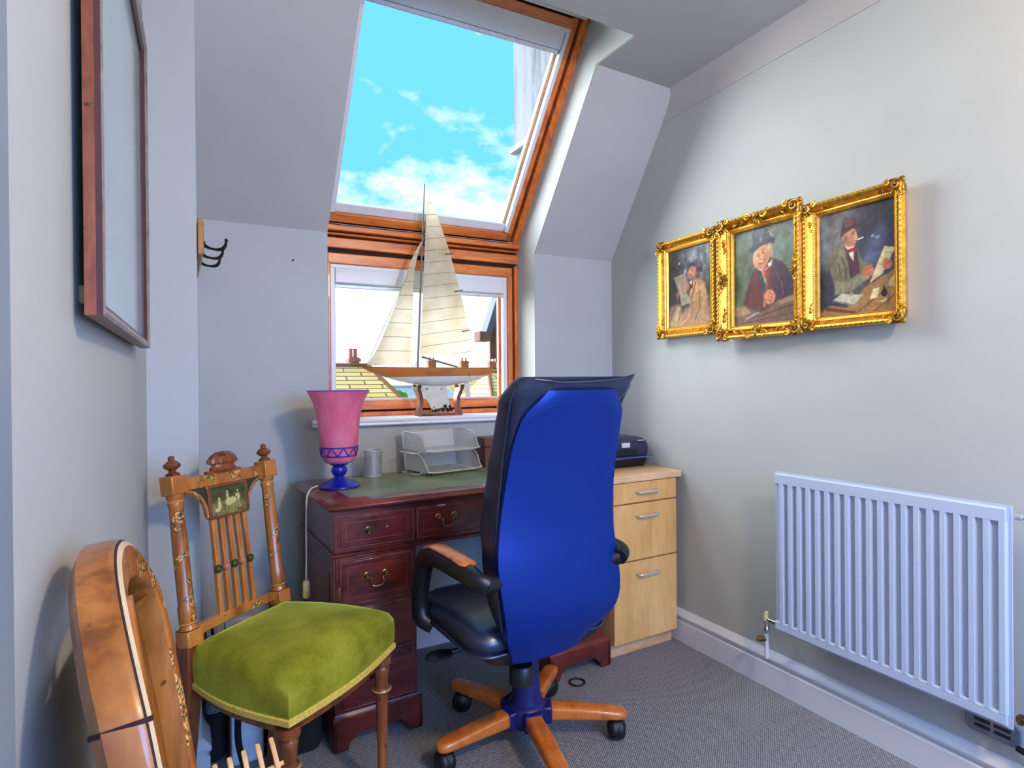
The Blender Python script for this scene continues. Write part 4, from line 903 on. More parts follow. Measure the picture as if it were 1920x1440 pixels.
c.poly([(.32, .05), (.40, .01), (.54, .01), (.60, .06), (.62, .16), (.34, .21)], (52, 60, 74), .02); c.ell(.44, .06, .09, .05, (92, 104, 120), 0, .8, .7); c.poly([(.25, .225), (.34, .175), (.50, .155), (.62, .13), (.70, .155), (.68, .205), (.62, .185), (.46, .205), (.33, .26)], (44, 50, 64), .015); c.stroke([(.34, .175), (.62, .125)], .014, (66, 66, 74)); c.stroke([(.57, .08), (.72, .06)], .008, (170, 150, 116), .8); c.ell(.47, .135, .03, .03, (120, 124, 130), 0, .8, .8)
c.poly([(0, .80), (.20, .80), (.46, .88), (.74, .78), (1, .74), (1, 1), (0, 1)], (118, 92, 78), .03); c.poly([(0, .80), (.2, .79), (.28, .87), (.10, .90), (0, .88)], (162, 132, 98), .04); c.poly([(.74, .79), (1, .745), (1, .80), (.78, .83)], (158, 134, 108), .03); c.stroke([(.4, .92), (1, .84)], .010, (84, 60, 56)); c.stroke([(.1, .98), (1, .92)], .008, (92, 66, 58)); c.stroke([(.22, .93), (.36, .89), (.42, .88)], .012, (168, 166, 190))
c.ell(.605, .735, .095, .075, (200, 132, 98), -15, .25); c.stroke([(.53, .75), (.52, .82)], .02, (186, 120, 88)); c.stroke([(.60, .69), (.66, .72)], .006, (150, 86, 66)); c.stroke([(.59, .725), (.66, .75)], .006, (150, 86, 66)); c.stroke([(.58, .76), (.64, .785)], .006, (150, 86, 66)); c.mottled(.12, 26, 5)
picture('gilt_picture', 'gilt-framed oil painting of a smiling man in a top hat, middle of the three', 1.606, 1.240, 1.284, 1.742, .066, .053, c, True)
# 3: man with paper at a table
c = Canvas(.250, .336, 168, 226, (74, 72, 82)); c.ell(.25, .25, .3, .35, (112, 108, 106), 0, 1.2, .8); c.ell(.8, .3, .3, .4, (46, 44, 60), 0, 1.1, .9); c.ell(.72, .42, .12, .2, (92, 110, 150), 25, 1.4, .7); c.ell(.03, .3, .08, .5, (116, 138, 150), 0, 1.2, .7); c.ell(.0, .8, .25, .3, (40, 48, 72), 0, 1., .9); c.mottled(.16, 12, 3)
c.poly([(0, .93), (.12, .89), (.36, .93), (.6, .76), (1, .62), (1, 1), (0, 1)], (152, 116, 74), .02); c.stroke([(.5, .99), (1, .73)], .008, (100, 72, 46)); c.stroke([(.70, 1), (1, .84)], .008, (100, 72, 46)); c.poly([(.10, .895), (.5, .98), (.48, 1), (.08, .94)], (108, 60, 42), .015); c.stroke([(.1, .90), (.5, .975)], .006, (176, 112, 80))
c.poly([(.10, .46), (.2, .36), (.32, .28), (.42, .33), (.50, .37), (.58, .52), (.70, .56), (.66, .68), (.42, .72), (.24, .78), (.10, .86), (.04, .80)], (112, 108, 84), .03); c.poly([(.0, .70), (.12, .52), (.22, .72), (.16, .88), (0, .96)], (52, 52, 72), .04, .9); c.poly([(.2, .66), (.44, .70), (.62, .60), (.66, .68), (.44, .78), (.22, .80)], (136, 134, 108), .03, .9); c.poly([(.30, .30), (.36, .42), (.32, .56), (.24, .48)], (132, 126, 98), .03, .8); c.stroke([(.30, .44), (.36, .55), (.36, .66)], .012, (78, 74, 58)); c.stroke([(.26, .50), (.30, .66)], .010, (86, 82, 64))
c.poly([(.36, .37), (.50, .36), (.54, .62), (.42, .66), (.38, .5)], (74, 44, 56), .02); c.poly([(.34, .33), (.40, .35), (.47, .36), (.47, .33), (.46, .50), (.42, .46), (.38, .38)], (222, 212, 196), .012); c.poly([(.36, .385), (.42, .375), (.48, .37), (.50, .405), (.44, .41), (.38, .42)], (140, 48, 56), .012)
c.ell(.42, .265, .085, .088, (206, 152, 118), 0, .2); c.poly([(.47, .215), (.505, .265), (.515, .285), (.495, .295), (.495, .325), (.46, .345)], (214, 158, 122), .012); c.ell(.37, .29, .035, .05, (132, 104, 88), 0, .5); c.ell(.325, .255, .026, .04, (186, 128, 98), 0, .4); c.ell(.42, .335, .06, .03, (180, 124, 98), 0, .6, .8); c.ell(.42, .30, .05, .05, (184, 116, 88), 0, .9, .7); c.ell(.40, .23, .05, .03, (178, 124, 96), 0, .9, .6); c.stroke([(.435, .226), (.485, .224)], .005, (96, 72, 62), .8); c.ell(.458, .240, .014, .009, (70, 54, 50), 0, .5, .8); c.stroke([(.42, .24), (.44, .25), (.47, .252)], .003, (90, 76, 70), .7); c.stroke([(.475, .315), (.50, .312)], .006, (134, 66, 60))
c.poly([(.29, .235), (.32, .12), (.36, .075), (.42, .085), (.48, .095), (.51, .15), (.55, .165), (.56, .195), (.44, .195), (.34, .225), (.28, .265)], (76, 48, 52), .016); c.ell(.40, .13, .06, .05, (116, 76, 76), 0, .8, .7); c.stroke([(.32, .19), (.50, .165)], .012, (56, 36, 42)); c.stroke([(.51, .305), (.58, .297)], .009, (226, 222, 210)); c.ell(.70, .30, .02, .012, (190, 194, 206), 0, 1., .7); c.ell(.76, .32, .03, .012, (150, 156, 180), 0, 1., .7)
c.poly([(.84, .415), (.97, .445), (.82, .66), (.66, .73), (.72, .62)], (198, 186, 148), .012); c.stroke([(.84, .47), (.93, .485)], .004, (140, 128, 100)); c.stroke([(.81, .52), (.90, .54)], .004, (140, 128, 100)); c.stroke([(.78, .57), (.86, .60)], .004, (140, 128, 100)); c.ell(.64, .62, .075, .055, (190, 118, 88), -20, .3); c.ell(.87, .58, .06, .05, (186, 116, 88), -30, .3); c.stroke([(.60, .60), (.70, .585)], .006, (140, 78, 58)); c.stroke([(.84, .585), (.91, .56)], .006, (140, 78, 58))
c.poly([(.18, .845), (.30, .79), (.58, .83), (.46, .91)], (186, 186, 164), .012); c.stroke([(.19, .855), (.46, .92), (.58, .84)], .006, (128, 128, 112)); c.poly([(.40, .79), (.44, .77), (.46, .82), (.41, .83)], (150, 132, 108), .012); c.poly([(.66, .88), (.70, .79), (.78, .78), (.76, .87)], (208, 198, 160), .01); c.ell(.835, .835, .038, .035, (32, 30, 46), 0, .3); c.stroke([(.835, .80), (.835, .78)], .012, (32, 30, 46)); c.poly([(.9, .72), (1, .66), (1, .80), (.88, .78)], (182, 166, 120), .02); c.poly([(.74, .91), (.88, .885), (.84, .92)], (190, 178, 140), .012); c.mottled(.12, 28, 6)
picture('gilt_picture', 'gilt-framed oil painting of a hatted man holding a letter at a table, nearest the radiator', 1.243, .917, 1.294, 1.713, .054, .043, c, False)
# ------------------------------------------------------------------ office chair
OC = Vector((.955, 1.597, 0)); BO = Vector((.876, 1.581, 0)); AZ = math.radians(2)      # body turned by +2 deg about z (faces the desk)
oc = thing('office_chair', 'high-backed blue-black leather office chair with orange wooden star base', 'chair', OC)
BMx = Matrix.Translation(BO-OC) @ Matrix.Rotation(AZ, 4, 'Z')
def cb(b, name, mats, **k):
    b.v = [tuple(BMx @ Vector(p)) for p in b.v]; return b.build(name, mats, oc, **k)
zs = [.40, .43, .46, .50, .57, .66, .75, .85, .95, 1.03, 1.07, 1.095, 1.108]
ys = [-.255, -.275, -.288, -.300, -.305, -.300, -.292, -.298, -.315, -.340, -.357, -.368, -.374]
hwl = [.12, .150, .160, .168, .182, .195, .186, .172, .163, .152, .135, .105, .06]; hwr = [.06, .09, .165, .198, .205, .192, .185, .185, .185, .180, .172, .156, .115]
zz = np.linspace(.40, 1.108, 40); yy = np.interp(zz, zs, ys)
def cs(x, xp, fp):   # smooth interpolation
    k = np.interp(x, xp, fp); return np.convolve(np.pad(k, 2, 'edge'), np.ones(5)/5, 'valid') if len(np.atleast_1d(x)) > 5 else k
yb = cs(zz, zs, ys); wl = cs(zz, zs, hwl); wr = cs(zz, zs, hwr)
b = MB(); R = []
for z, y, w0, w1 in zip(zz, yb, wl, wr):
    xm, w__ = (w1-w0)/2, (w0+w1)/2
    ring_ = []
    for k in range(25):
        u = -1+2*k/24; ring_.append((xm+u*w__, y+.016*abs(u)**3.0-.004, z))
    for k in range(25):
        u = 1-2*k/24; ring_.append((xm+u*w__*.98, y+.034+.010*abs(u)**3, z))
    R.append(ring_)
b.loft(R); cb(b, 'back_shell', 'blue_back', ang=50)
# leather back cushion, wider than the shell and curling back over its top
b = MB(); R = []; zc = np.linspace(.46, 1.142, 46)
for i, z in enumerate(zc):
    y = np.interp(min(z, 1.108), zs, ys)+.026; w__ = np.interp(z, [.46, .52, .6, .7, .85, 1.0, 1.06, 1.10, 1.142], [.15, .175, .188, .186, .174, .172, .178, .190, .180])
    th = np.interp(z, [.46, .55, .75, .95, 1.08, 1.13, 1.142], [.05, .085, .11, .095, .078, .06, .03]); puff = .0012*math.sin(z*70)*(1 if z < 1.0 else .4)
    if z > 1.09: y -= .012*((z-1.09)/.05)
    ox = np.interp(z, [1.08, 1.142], [0, .020]); R.append([(p[0]+ox, p[1]+y+th/2, z) for p in rrect(w__+puff, th/2+.006, min(.034, th/2), 6)])
b.loft(R); cb(b, 'back_cushion', 'black_leather', ang=70)
b = MB(); b.tube(spline([(-.160, -.350, 1.138), (-.10, -.372, 1.132), (-.05, -.374, 1.127), (.06, -.374, 1.130), (.14, -.370, 1.136), (.204, -.350, 1.146)], 6), .0035, 8)
for sx in (-1, 1): b.tube([(sx*np.interp(z, [.5, .6, .7, .85, 1.0, 1.06, 1.12], [.172, .188, .186, .174, .172, .178, .186])+np.interp(z, [1.08, 1.142], [0, .020]), np.interp(z, zs, ys)+.033, z) for z in np.linspace(.5, 1.12, 20)], .003, 8)
cb(b, 'cushion_piping', 'black_leather')
# seat
b = MB(); R = []
for z, gx, gy, rr in ((.425, .190, .170, .05), (.435, .214, .195, .06), (.455, .220, .202, .06), (.475, .217, .198, .06), (.492, .200, .18, .06), (.503, .17, .14, .06), (.507, .09, .08, .05)): R.append([(p[0]-.014, p[1]-.045, z-.05*max(0, -(p[1]+.06))) for p in rrect(gx, gy, rr, 7)])
b.loft(R); st_ = cb(b, 'seat', 'black_leather', ang=60)
b = MB(); b.tube([(p[0]-.014, p[1]-.045, .437-.05*max(0, -(p[1]+.06))) for p in rrect(.222, .203, .06, 7)], .004, 8, closed=True); cb(b, 'seat_piping', 'black_leather')
b = MB(); b.loft([[(p[0], p[1]-.06, z) for p in rrect(gx, gy, .06, 6)] for z, gx, gy in ((.345, .10, .10), (.375, .16, .15), (.405, .185, .18), (.428, .205, .192))]); cb(b, 'seat_pan', 'black_plastic', ang=60)
for sx in (-1, 1):
    b = MB(); X = -.250 if sx < 0 else .212; P = spline([(X-sx*.025, .04, .42), (X, .062, .440), (X, .075, .48), (X, .065, .55), (X, .038, .61), (X, -.005, .640), (X, -.06, .649), (X, -.16, .650), (X, -.24, .650), (X, -.285, .645), (X-sx*.02, -.300, .636)], 6)
    n = len(P); b.tube(P, [.021+.006*math.sin(PI*i/(n-1)) for i in range(n)], 14, flat_=1.15, up=(sx, 0, 0)); b.tube([(X-sx*.01, -.29, .636), (sx*.15, -.255, .62)], .022, 12); cb(b, 'armrest', 'black_plastic', ang=70)
    b = MB(); P = spline([(X, .022, .652), (X, -.015, .668), (X, -.06, .677), (X, -.16, .679), (X, -.215, .677), (X, -.25, .673)], 5); n = len(P); b.tube(P, [.004+.020*min(1, 3.2*math.sin(PI*i/(n-1))) for i in range(n)], 12, flat_=.28, up=(1, 0, 0)); cb(b, 'arm_pad', 'chair_arm_wood')
b = MB(); b.tube([(-.06, -.06, .375), (-.20, -.03, .365)], .008, 8); b.ball((-.235, -.025, .362), (.045, .028, .012)); cb(b, 'height_lever', 'black_plastic')
b = MB(); b.lathe([(.03, 0), (.034, .004), (.034, .05), (.03, .055)], (-.06, -.18, .30), 14); cb(b, 'tilt_knob', 'black_plastic')
b = MB(); b.lathe([(.060, .062), (.066, .070), (.066, .112), (.058, .122), (.048, .128), (.0455, .14), (.040, .255), (.037, .30), (.0375, .302), (.030, .304), (.030, .35)], (0, 0, 0), 32); b.build('gas_column', 'column_blue', oc, ang=40)
b = MB()
for k in range(5):
    A = Matrix.Rotation(math.radians(-31+72*k), 4, 'Z'); b.box((.03, -.030, .066), (.082, .030, .118), 0, A)
b.build('hub', 'column_blue', oc, bevel=.006)
for k in range(5):
    A = Matrix.Rotation(math.radians(-31+72*k), 4, 'Z'); b = MB(); R = []
    for x, hy, z0, z1 in ((.075, .027, .072, .116), (.14, .0275, .073, .114), (.22, .0275, .073, .108), (.285, .027, .073, .102), (.302, .024, .074, .099), (.313, .016, .077, .095), (.316, .006, .082, .090)):
        R.append([(x, p[0], (z0+z1)/2+p[1]) for p in rrect(hy, (z1-z0)/2, min(.012, (z1-z0)/2*.9, hy*.9), 4)])
    b.loft(R, mat=A); arm = b.build('base_arm', 'chair_arm_wood', oc, ang=50)
    b = MB(); th = 1.1+k*2.3; c_ = A @ Vector((.285, 0, 0)); Rw = Matrix.Translation(c_) @ Matrix.Rotation(th, 4, 'Z') @ Matrix.Translation((.010, 0, 0))
    b.tube([(c_.x, c_.y, .04), (c_.x, c_.y, .075)], .008, 10)
    for sx in (-1, 1): b.lathe([(.012, -.003), (.031, -.002), (.0335, .004), (.0325, .014), (.025, .022), (.010, .0255), (.0005, .026)], seg=22, mat=Rw @ Matrix.Translation((0, sx*.002, .0335)) @ Matrix.Rotation(-sx*PI/2, 4, 'X'))
    b.ball(tuple(Rw @ Vector((0, 0, .038))), (.031, .031, .029), seg=16, ring=10)
    b.build('caster', 'black_rubber', arm, ang=40)
# ------------------------------------------------------------------ green velvet chair
EXC = Vector((.785, .62, 0)).normalized(); GR = math.atan2(EXC.y, EXC.x)
gc = thing('side_chair', 'painted satinwood side chair with green velvet seat beside the desk', 'chair', (.145, 1.731, 0), GR)
# local: +x along the back (to the desk), -y forward
HB, HF, DP = .1465, .198, .350
b = MB(); R = []
def seatring(z, out_, crown):
    P = []
    for k in range(4):
        a_ = [(-HB-.005, -.012), (HB+.005, -.012), (HF, -DP), (-HF, -DP)]
        (x0, y0), (x1, y1) = a_[k], a_[(k+1) % 4]
        for j in range(8):
            t = j/8; x, y = x0+(x1-x0)*t, y0+(y1-y0)*t
            bow = .020*math.sin(PI*t)*(1 if k in (1, 2, 3) else 0)
            nx, ny = (y1-y0), -(x1-x0); L = math.hypot(nx, ny); nx, ny = -nx/L, -ny/L
            cxm, cym = 0, -.18
            if (x-cxm)*nx+(y-cym)*ny < 0: nx, ny = -nx, -ny
            P.append((cxm+(x+nx*bow-cxm)*out_, cym+(y+ny*bow-cym)*out_, z))
    return P
for z, o_ in ((.402, 1.0), (.425, 1.02), (.455, 1.025), (.48, 1.01), (.498, .96), (.511, .86), (.520, .68), (.525, .42), (.526, .15)): R.append(seatring(z, o_, 0))
b.loft(R); b.build('seat', 'green_velvet', gc, ang=75)
b = MB(); b.loft([seatring(.396, 1.0, 0), seatring(.398, 1.03, 0), seatring(.411, 1.034, 0), seatring(.413, 1.01, 0)]); b.build('braid_trim', 'trim_yellow', gc, ang=20)
b = MB(); b.loft([seatring(.37, .93, 0), seatring(.400, .96, 0)]); b.build('seat_rail', 'dark_leg', gc, smooth=False)
RK = .13   # rake of the back per metre
def by(z): return .0+RK*max(0, z-.50)+(.08*max(0, .42-z))
for sx in (-1, 1):
    x = sx*(HB+.002)
    # back leg and stile in one sweep
    b = MB(); R = []
    for z, h_ in ((0, .012), (.15, .015), (.30, .018), (.42, .021), (.535, .021)): R.append([(x-h_, by(z)-h_, z), (x+h_, by(z)-h_, z), (x+h_, by(z)+h_, z), (x-h_, by(z)+h_, z)])
    b.loft(R); b.build('leg', 'dark_leg', gc, bevel=.003)
    b = MB(); Rm = Matrix.Translation((x, by(.535), .535)) @ Matrix.Rotation(-math.atan(RK), 4, 'X')
    b.lathe([(.021, .0), (.0205, .004), (.017, .008), (.0175, .012), (.019, .016), (.0195, .05), (.0175, .056), (.0175, .19), (.0155, .275), (.0165, .28), (.018, .29), (.0155, .296), (.0195, .302), (.0195, .308)], seg=32, mat=Rm, wave=(10, .028)); stile = b.build('back_stile', 'floral_wood', gc, ang=50)
    for z_ in (.014, .292):
        b = MB(); b.lathe([(.0185, z_-.002), (.0205, z_), (.0185, z_+.002)], seg=24, mat=Rm); b.build('gilt_collar', 'gold_paint', stile)
    b = MB(); b.box((-.022, -.022, .308), (.022, .022, .352), 0, Rm); bl = b.build('corner_block', 'satinwood_plain', gc, bevel=.003)
    b = MB(); b.box((-.022, -.0225, -.040), (.022, .020, -.002), 0, Rm); b.build('corner_block', 'satinwood_plain', gc, bevel=.003)
    b = MB(); b.lathe([(.016, .352), (.017, .356), (.009, .361), (.008, .364), (.019, .372), (.020, .378), (.013, .384), (.007, .388), (.008, .394), (.004, .398), (.0005, .399)], seg=24, mat=Rm); b.build('finial', 'dark_leg', gc, ang=45)
    # front leg, turned and reeded
    xf = sx*(HF-.022); yf = -DP+.022
    b = MB(); b.lathe([(.009, 0), (.012, .02), (.0125, .075), (.0145, .08), (.0145, .086), (.0125, .09), (.016, .24), (.0165, .285), (.0235, .29), (.0245, .294), (.0235, .298), (.017, .302), (.019, .335), (.022, .352), (.018, .358), (.026, .364), (.026, .385)], (xf, yf, 0), 28, wave=(9, .035)); lg = b.build('leg', 'dark_leg', gc, ang=45)
    b = MB(); b.tube(circ((xf, yf, .294), .0235, 24), .0028, 8, closed=True); b.build('gilt_ring', 'gold_paint', lg)
def back_pt(x, z, dy=0): return (x, by(z)+dy, z)
def rail(name, mat, z0, z1, t, arch=0.):
    b = MB(); R = []
    for k in range(13):
        x = -HB+.02+(2*HB-.04)*k/12; e = arch*math.sin(PI*k/12)
        R.append([(x, by(z0)-t, z0+e), (x, by(z0)+t, z0+e), (x, by(z1)+t, z1+e), (x, by(z1)-t, z1+e)])
    b.loft(R); return b.build(name, mat, gc, bevel=.002)
rail('bottom_rail', 'floral_wood', .512, .534, .009, .006)
rail('top_rail', 'floral_wood', .846, .874, .011)
b = MB(); b.box((-.055, by(.874)-.013, .872), (.055, by(.874)+.013, .880)); b.lathe([(.04, .880), (.042, .885), (.036, .888), (.034, .896)], (0, by(.88), 0), 32, wave=(12, .03)); 
b.lathe([(.042, .896), (.046, .899), (.044, .906), (.036, .916), (.022, .924), (.0005, .927)], (0, by(.9), 0), 48, wave=(16, .04)); 
b.v = [(v[0], by(.88)+(v[1]-by(.88))*.45, v[2]) for v in b.v]; b.build('crest', 'dark_leg', gc, ang=40)
# painted panel with brackets
b = MB(); b.hexa([(-.062, by(.765)-.010, .765), (.062, by(.765)-.010, .765), (.062, by(.765)+.010, .765), (-.062, by(.765)+.010, .765), (-.066, by(.846)-.010, .846), (.066, by(.846)-.010, .846), (.066, by(.846)+.010, .846), (-.066, by(.846)+.010, .846)]); pn = b.build('splat_panel', 'satinwood_plain', gc, bevel=.002)
c = Canvas(.112, .070, 150, 94, (86, 88, 46)); c.ell(.5, .0, .7, .4, (60, 62, 36), 0, 1.2, .9); c.ell(.4, .8, .6, .3, (120, 116, 62), 0, 1., .9); c.mottled(.25, 12, 9)
for p_, r_ in (((.22, .62), (.05, .16)), ((.22, .42), (.032, .05)), ((.16, .80), (.07, .07)), ((.46, .36), (.035, .10)), ((.46, .22), (.028, .045)), ((.50, .58), (.11, .14)), ((.62, .56), (.10, .12)), ((.72, .40), (.03, .06)), ((.78, .46), (.04, .14)), ((.77, .26), (.028, .045))): c.ell(*p_, *r_, (196, 188, 128), 0, .5)
for x_ in (.43, .52, .62, .70): c.stroke([(x_, .66), (x_-.01, .86)], .018, (184, 176, 118))
c.stroke([(.74, .55), (.82, .84)], .02, (184, 176, 118)); c.stroke([(.50, .44), (.56, .52)], .02, (196, 188, 128))
cvo = build_canvas(c, pn, -.056, .771, 0.)
cvo.data.transform(Matrix(((1, 0, 0, 0), (0, 1, RK, by(.771)-.0112-RK*.771), (0, 0, 1, 0), (0, 0, 0, 1)))); cvo.name = 'painted_scene'
b = MB()
for lo, hi in (((-.062, .765), (.062, .771)), ((-.062, .841), (.062, .846)), ((-.0655, .771), (-.056, .841)), ((.056, .771), (.0655, .841))): b.hexa([(lo[0], by(lo[1])-.0125, lo[1]), (hi[0], by(lo[1])-.0125, lo[1]), (hi[0], by(lo[1])-.008, lo[1]), (lo[0], by(lo[1])-.008, lo[1]), (lo[0], by(hi[1])-.0125, hi[1]), (hi[0], by(hi[1])-.0125, hi[1]), (hi[0], by(hi[1])-.008, hi[1]), (lo[0], by(hi[1])-.008, hi[1])])
b.build('panel_border', 'dark_leg', pn, bevel=.001)
for sx in (-1, 1):
    b = MB(); pts = [(.064, .846), (.064, .775)]+[(.064+.058*(1-math.cos(a_)), .775+.066*math.sin(a_)) for a_ in [PI/2*k/8 for k in range(1, 9)]]
    pts = [(.064, .848)]+[(.0645+.060*(1-math.cos(a_)), .772+.070*math.sin(a_)) for a_ in [PI/2*k/10 for k in range(11)]]+[(.1245, .848)]
    fr_ = [(sx*x, by(z)-.008, z) for x, z in pts]; bk_ = [(sx*x, by(z)+.008, z) for x, z in pts]; n = len(pts)
    b.add(fr_+bk_, [tuple(range(n)), tuple(range(n, 2*n))]+[(i, (i+1) % n, (i+1) % n+n, i+n) for i in range(n)]); b.build('bracket', 'dark_green', gc, ang=30)
    b = MB(); b.tube([(sx*x, by(z)-.004, z) for x, z in pts[1:-1]], .0055, 8); b.build('bracket_edge', 'floral_rim', gc)
for k in range(5):
    xt, xb_ = -.050+k*.025, -.054+k*.027
    b = MB(); R = []
    for z, h_ in ((.528, .0085), (.538, .0085), (.542, .0062), (.56, .0055), (.66, .0050), (.765, .0066)):
        t = (z-.528)/(.765-.528); x = xb_+(xt-xb_)*t; y = by(z)-.012*math.sin(PI*t)*.0; R.append([(x-h_, y-.007, z), (x+h_, y-.007, z), (x+h_, y+.006, z), (x-h_, y+.006, z)])
    b.loft(R); sp_ = b.build('splat_bar', 'satinwood_plain', gc, bevel=.001)
    x = xb_+(xt-xb_)*.5; z = .645
    b = MB(); b.lathe([(.0105, 0), (.0105, .006), (.009, .009), (.007, .008), (.0035, .0105), (.0005, .011)], seg=18, mat=Matrix.Translation((x, by(z)-.003, z)) @ Matrix.Rotation(PI/2, 4, 'X')); b.build('roundel', 'green_enamel' if k % 2 == 0 else 'pink_enamel', sp_)
bpy.context.view_layer.update()
def descend(o):
    for ch in [x for x in COL.objects if x.parent == o]:
        yield ch; yield from descend(ch)
for o in descend(gc):
    for v in o.data.vertices:
        if v.co.z > .535 and v.co.y > -.02:
            dz = (v.co.z-.535)*.062; v.co.z += dz; v.co.y += RK*dz
# ------------------------------------------------------------------ hooped chair back, close to the camera at the left
hp = thing('hooped_chair_back', 'hollow hooped satinwood chair back with painted rim, leaning near the left wall', 'chair', (-.048, .70, 0), 0)
def hx(z, w__=0): return .13*(.974-z)+.58*min(abs(w__), .2)**2     # room-side face of the rim, curved round like a tub chair
half = spline([(0, 0, .968), (-.04, 0, .964), (-.085, 0, .949), (-.125, 0, .923), (-.155, 0, .893), (-.172, 0, .865), (-.186, 0, .80), (-.194, 0, .70), (-.198, 0, .55), (-.198, 0, .30), (-.195, 0, .0)], 5)
curve = [(p[0], p[2]) for p in half]; full = [(-a_, z) for a_, z in reversed(curve[1:])]+curve
full = full[::-1]   # near side (-y) first
def dpth(z): return np.interp(z, [0, .5, .84, .90, .974], [.034, .034, .034, .036, .036])
b = MB(); R = []; n = len(full)
for i, (w__, z) in enumerate(full):
    t = Vector((full[min(i+1, n-1)][0]-full[max(i-1, 0)][0], full[min(i+1, n-1)][1]-full[max(i-1, 0)][1])).normalized(); nx = Vector((-t.y, t.x))
    if nx.dot(Vector((w__, z-.6))) > 0: nx = -nx
    def P(inn, back):
        yy_, zz_ = w__+nx.x*inn, z+nx.y*inn; return (hx(zz_, yy_)-back, yy_, max(0, zz_))
    d_ = float(dpth(z)); e = .019+.017*max(0., min(1., (z-.90)/.06))
    R.append([P(.0, 0), P(.002, -.002), P(e-.002, -.002), P(e, .0), P(e+.003, d_*.5), P(e-.003, d_), P(.010, d_+.003), P(-.003, d_*.9), P(-.0055, d_*.26), P(-.0045, d_*.10), P(-.0028, d_*.04)])
R_hoop = list(R); b.loft(R); K = 11
b.m = [(3 if (j % K) in (0, 10) else 1 if (j % K) in (1, 2) else 2 if (j % K) == 9 else 0) if j < K*(n-1) else 0 for j in range(len(b.f))]
b.build('hoop', ['satinwood', 'floral_rim', 'dark_gap', 'worn_highlight_edge'], hp, ang=40)
b = MB(); R = []
for z in np.linspace(.02, .875, 14):
    wv_ = float(np.interp(z, [c_[1] for c_ in curve[::-1]], [abs(c_[0]) for c_ in curve[::-1]]))-.018; R.append([(hx(z, u*wv_)-.026-.010*math.cos(u*PI/2), u*wv_, z) for u in np.linspace(-1, 1, 13)])
b.loft(R, cap=False, closed=False); b.build('inner_panel', 'satinwood', hp, solid=.004)
b = MB(); R = []
for z in np.linspace(.05, .935, 12): hwid = .006+.002*math.sin(z*9); yo = -.055+.10*(.935-z)*-1; R.append([(hx(z)+.008, yo-hwid, z), (hx(z)+.008, yo+hwid, z), (hx(z)+.001, yo+hwid, z), (hx(z)+.001, yo-hwid, z)])
b.loft(R); b.build('broken_splat', 'satinwood_plain', hp)
b = MB(); b.tube([(hx(.868)-.012, .115, .868), (hx(.872, .15)-.004, .150, .875)], .003, 6); b.build('splinter', 'gold_dark', hp)
b = MB(); b.prism([(-.19, .12), (.19, .12), (.19, .16), (-.19, .16)], hx(.14)-.02, hx(.14)-.006, 'x'); b.build('stretcher', 'satinwood', hp)
b = MB(); i = min(range(n), key=lambda q: abs(full[q][1]-.872)+(10 if full[q][0] > 0 else 0)); Rj = [Vector(v) for v in R_hoop[i]]; cj = sum(Rj, Vector())/len(Rj)
b.loft([[tuple(cj+(v-cj)*1.03+Vector((0, 0, dz+.12*(v.x-cj.x)))) for v in Rj] for dz in (-.0022, .0022)]); b.build('open_joint', 'dark_gap', hp, smooth=False)
# ------------------------------------------------------------------ pine rack and the things under the green chair
t = thing('pine_rack', 'small slatted pine rack between the two antique chairs', 'rack', (.107, 1.16, -.0), math.radians(8))
for k in range(6):
    x = -.068+k*.0245; dx = .004*k; b = MB()
    R = []
    for s_ in np.linspace(0, 1, 6):
        z = .430-.28*s_+.003*k; y = .04-.13*s_; R.append([(x+dx*s_*2-.0045, y-.006, z), (x+dx*s_*2+.0045, y-.006, z), (x+dx*s_*2+.0045, y+.008, z+.008), (x+dx*s_*2-.0045, y+.008, z+.008)])
    b.loft(R); b.build('slat', 'pine', t, bevel=.0015)
b = MB(); b.tube([(-.075, .026, .393), (.072, .026, .408)], .0045, 10); b.tube([(-.075, -.06, .195), (.10, -.06, .218)], .0055, 10); b.build('dowel', 'pine', t)
b = MB(); b.box((.005, .030, .380), (.030, .036, .412)); b.build('cross_board', 'pine', t, bevel=.001)
for x in (-.078, .098):
    b = MB(); b.tube([(x, .0, 0), (x, -.055, .22)], .008, 10); b.build('leg', 'pine', t)
    b = MB(); b.tube([(x, -.12, 0), (x, -.055, .22)], .008, 10); b.build('leg', 'pine', t)
o = MB(); o.box((0, 0, 0), (.088, .26, .345)); o = o.build('white_carton', 'white_carton', bevel=.003); o.location = (.138, 1.925, 0); tag(o, 'tall white carton standing under the green velvet chair', 'box')
t = thing('shoulder_bag', 'dark woven bag with black strap against the wall corner under the chair', 'bag', (.099, 2.10, 0), 0)
b = MB(); b.loft([[(p[0], p[1], z) for p in rrect(hx_, hy_, .02)] for z, hx_, hy_ in ((0, .022, .12), (.01, .026, .13), (.15, .026, .13), (.26, .022, .12))]); b.build('bag_body', 'bag_black', t)
b = MB(); b.loft([[(p[0], p[1], z) for p in rrect(hx_, hy_, .02)] for z, hx_, hy_ in ((.15, .0265, .1305), (.26, .0225, .1205), (.34, .016, .115))]); b.build('woven_flap', 'woven_bag', t)
b = MB(); b.tube(spline([(-.01, -.12, .34), (-.012, -.14, .28), (.0, -.15, .20), (.02, -.145, .19), (.03, -.14, .21)], 6), .0035, 8); b.build('thin_cord', 'black_rubber', t)
b = MB(); P = spline([(.205, 1.90, .33), (.18, 1.86, .29), (.150, 1.80, .24), (.142, 1.76, .17), (.155, 1.74, .10), (.17, 1.74, .03), (.20, 1.75, .006), (.26, 1.80, .006)], 7); b.tube(P, .011, 8, flat_=.14, up=(.7, -.7, .2)); tag(b.build('black_strap', 'bag_black'), 'black webbing strap hanging down in front of the white carton', 'strap')
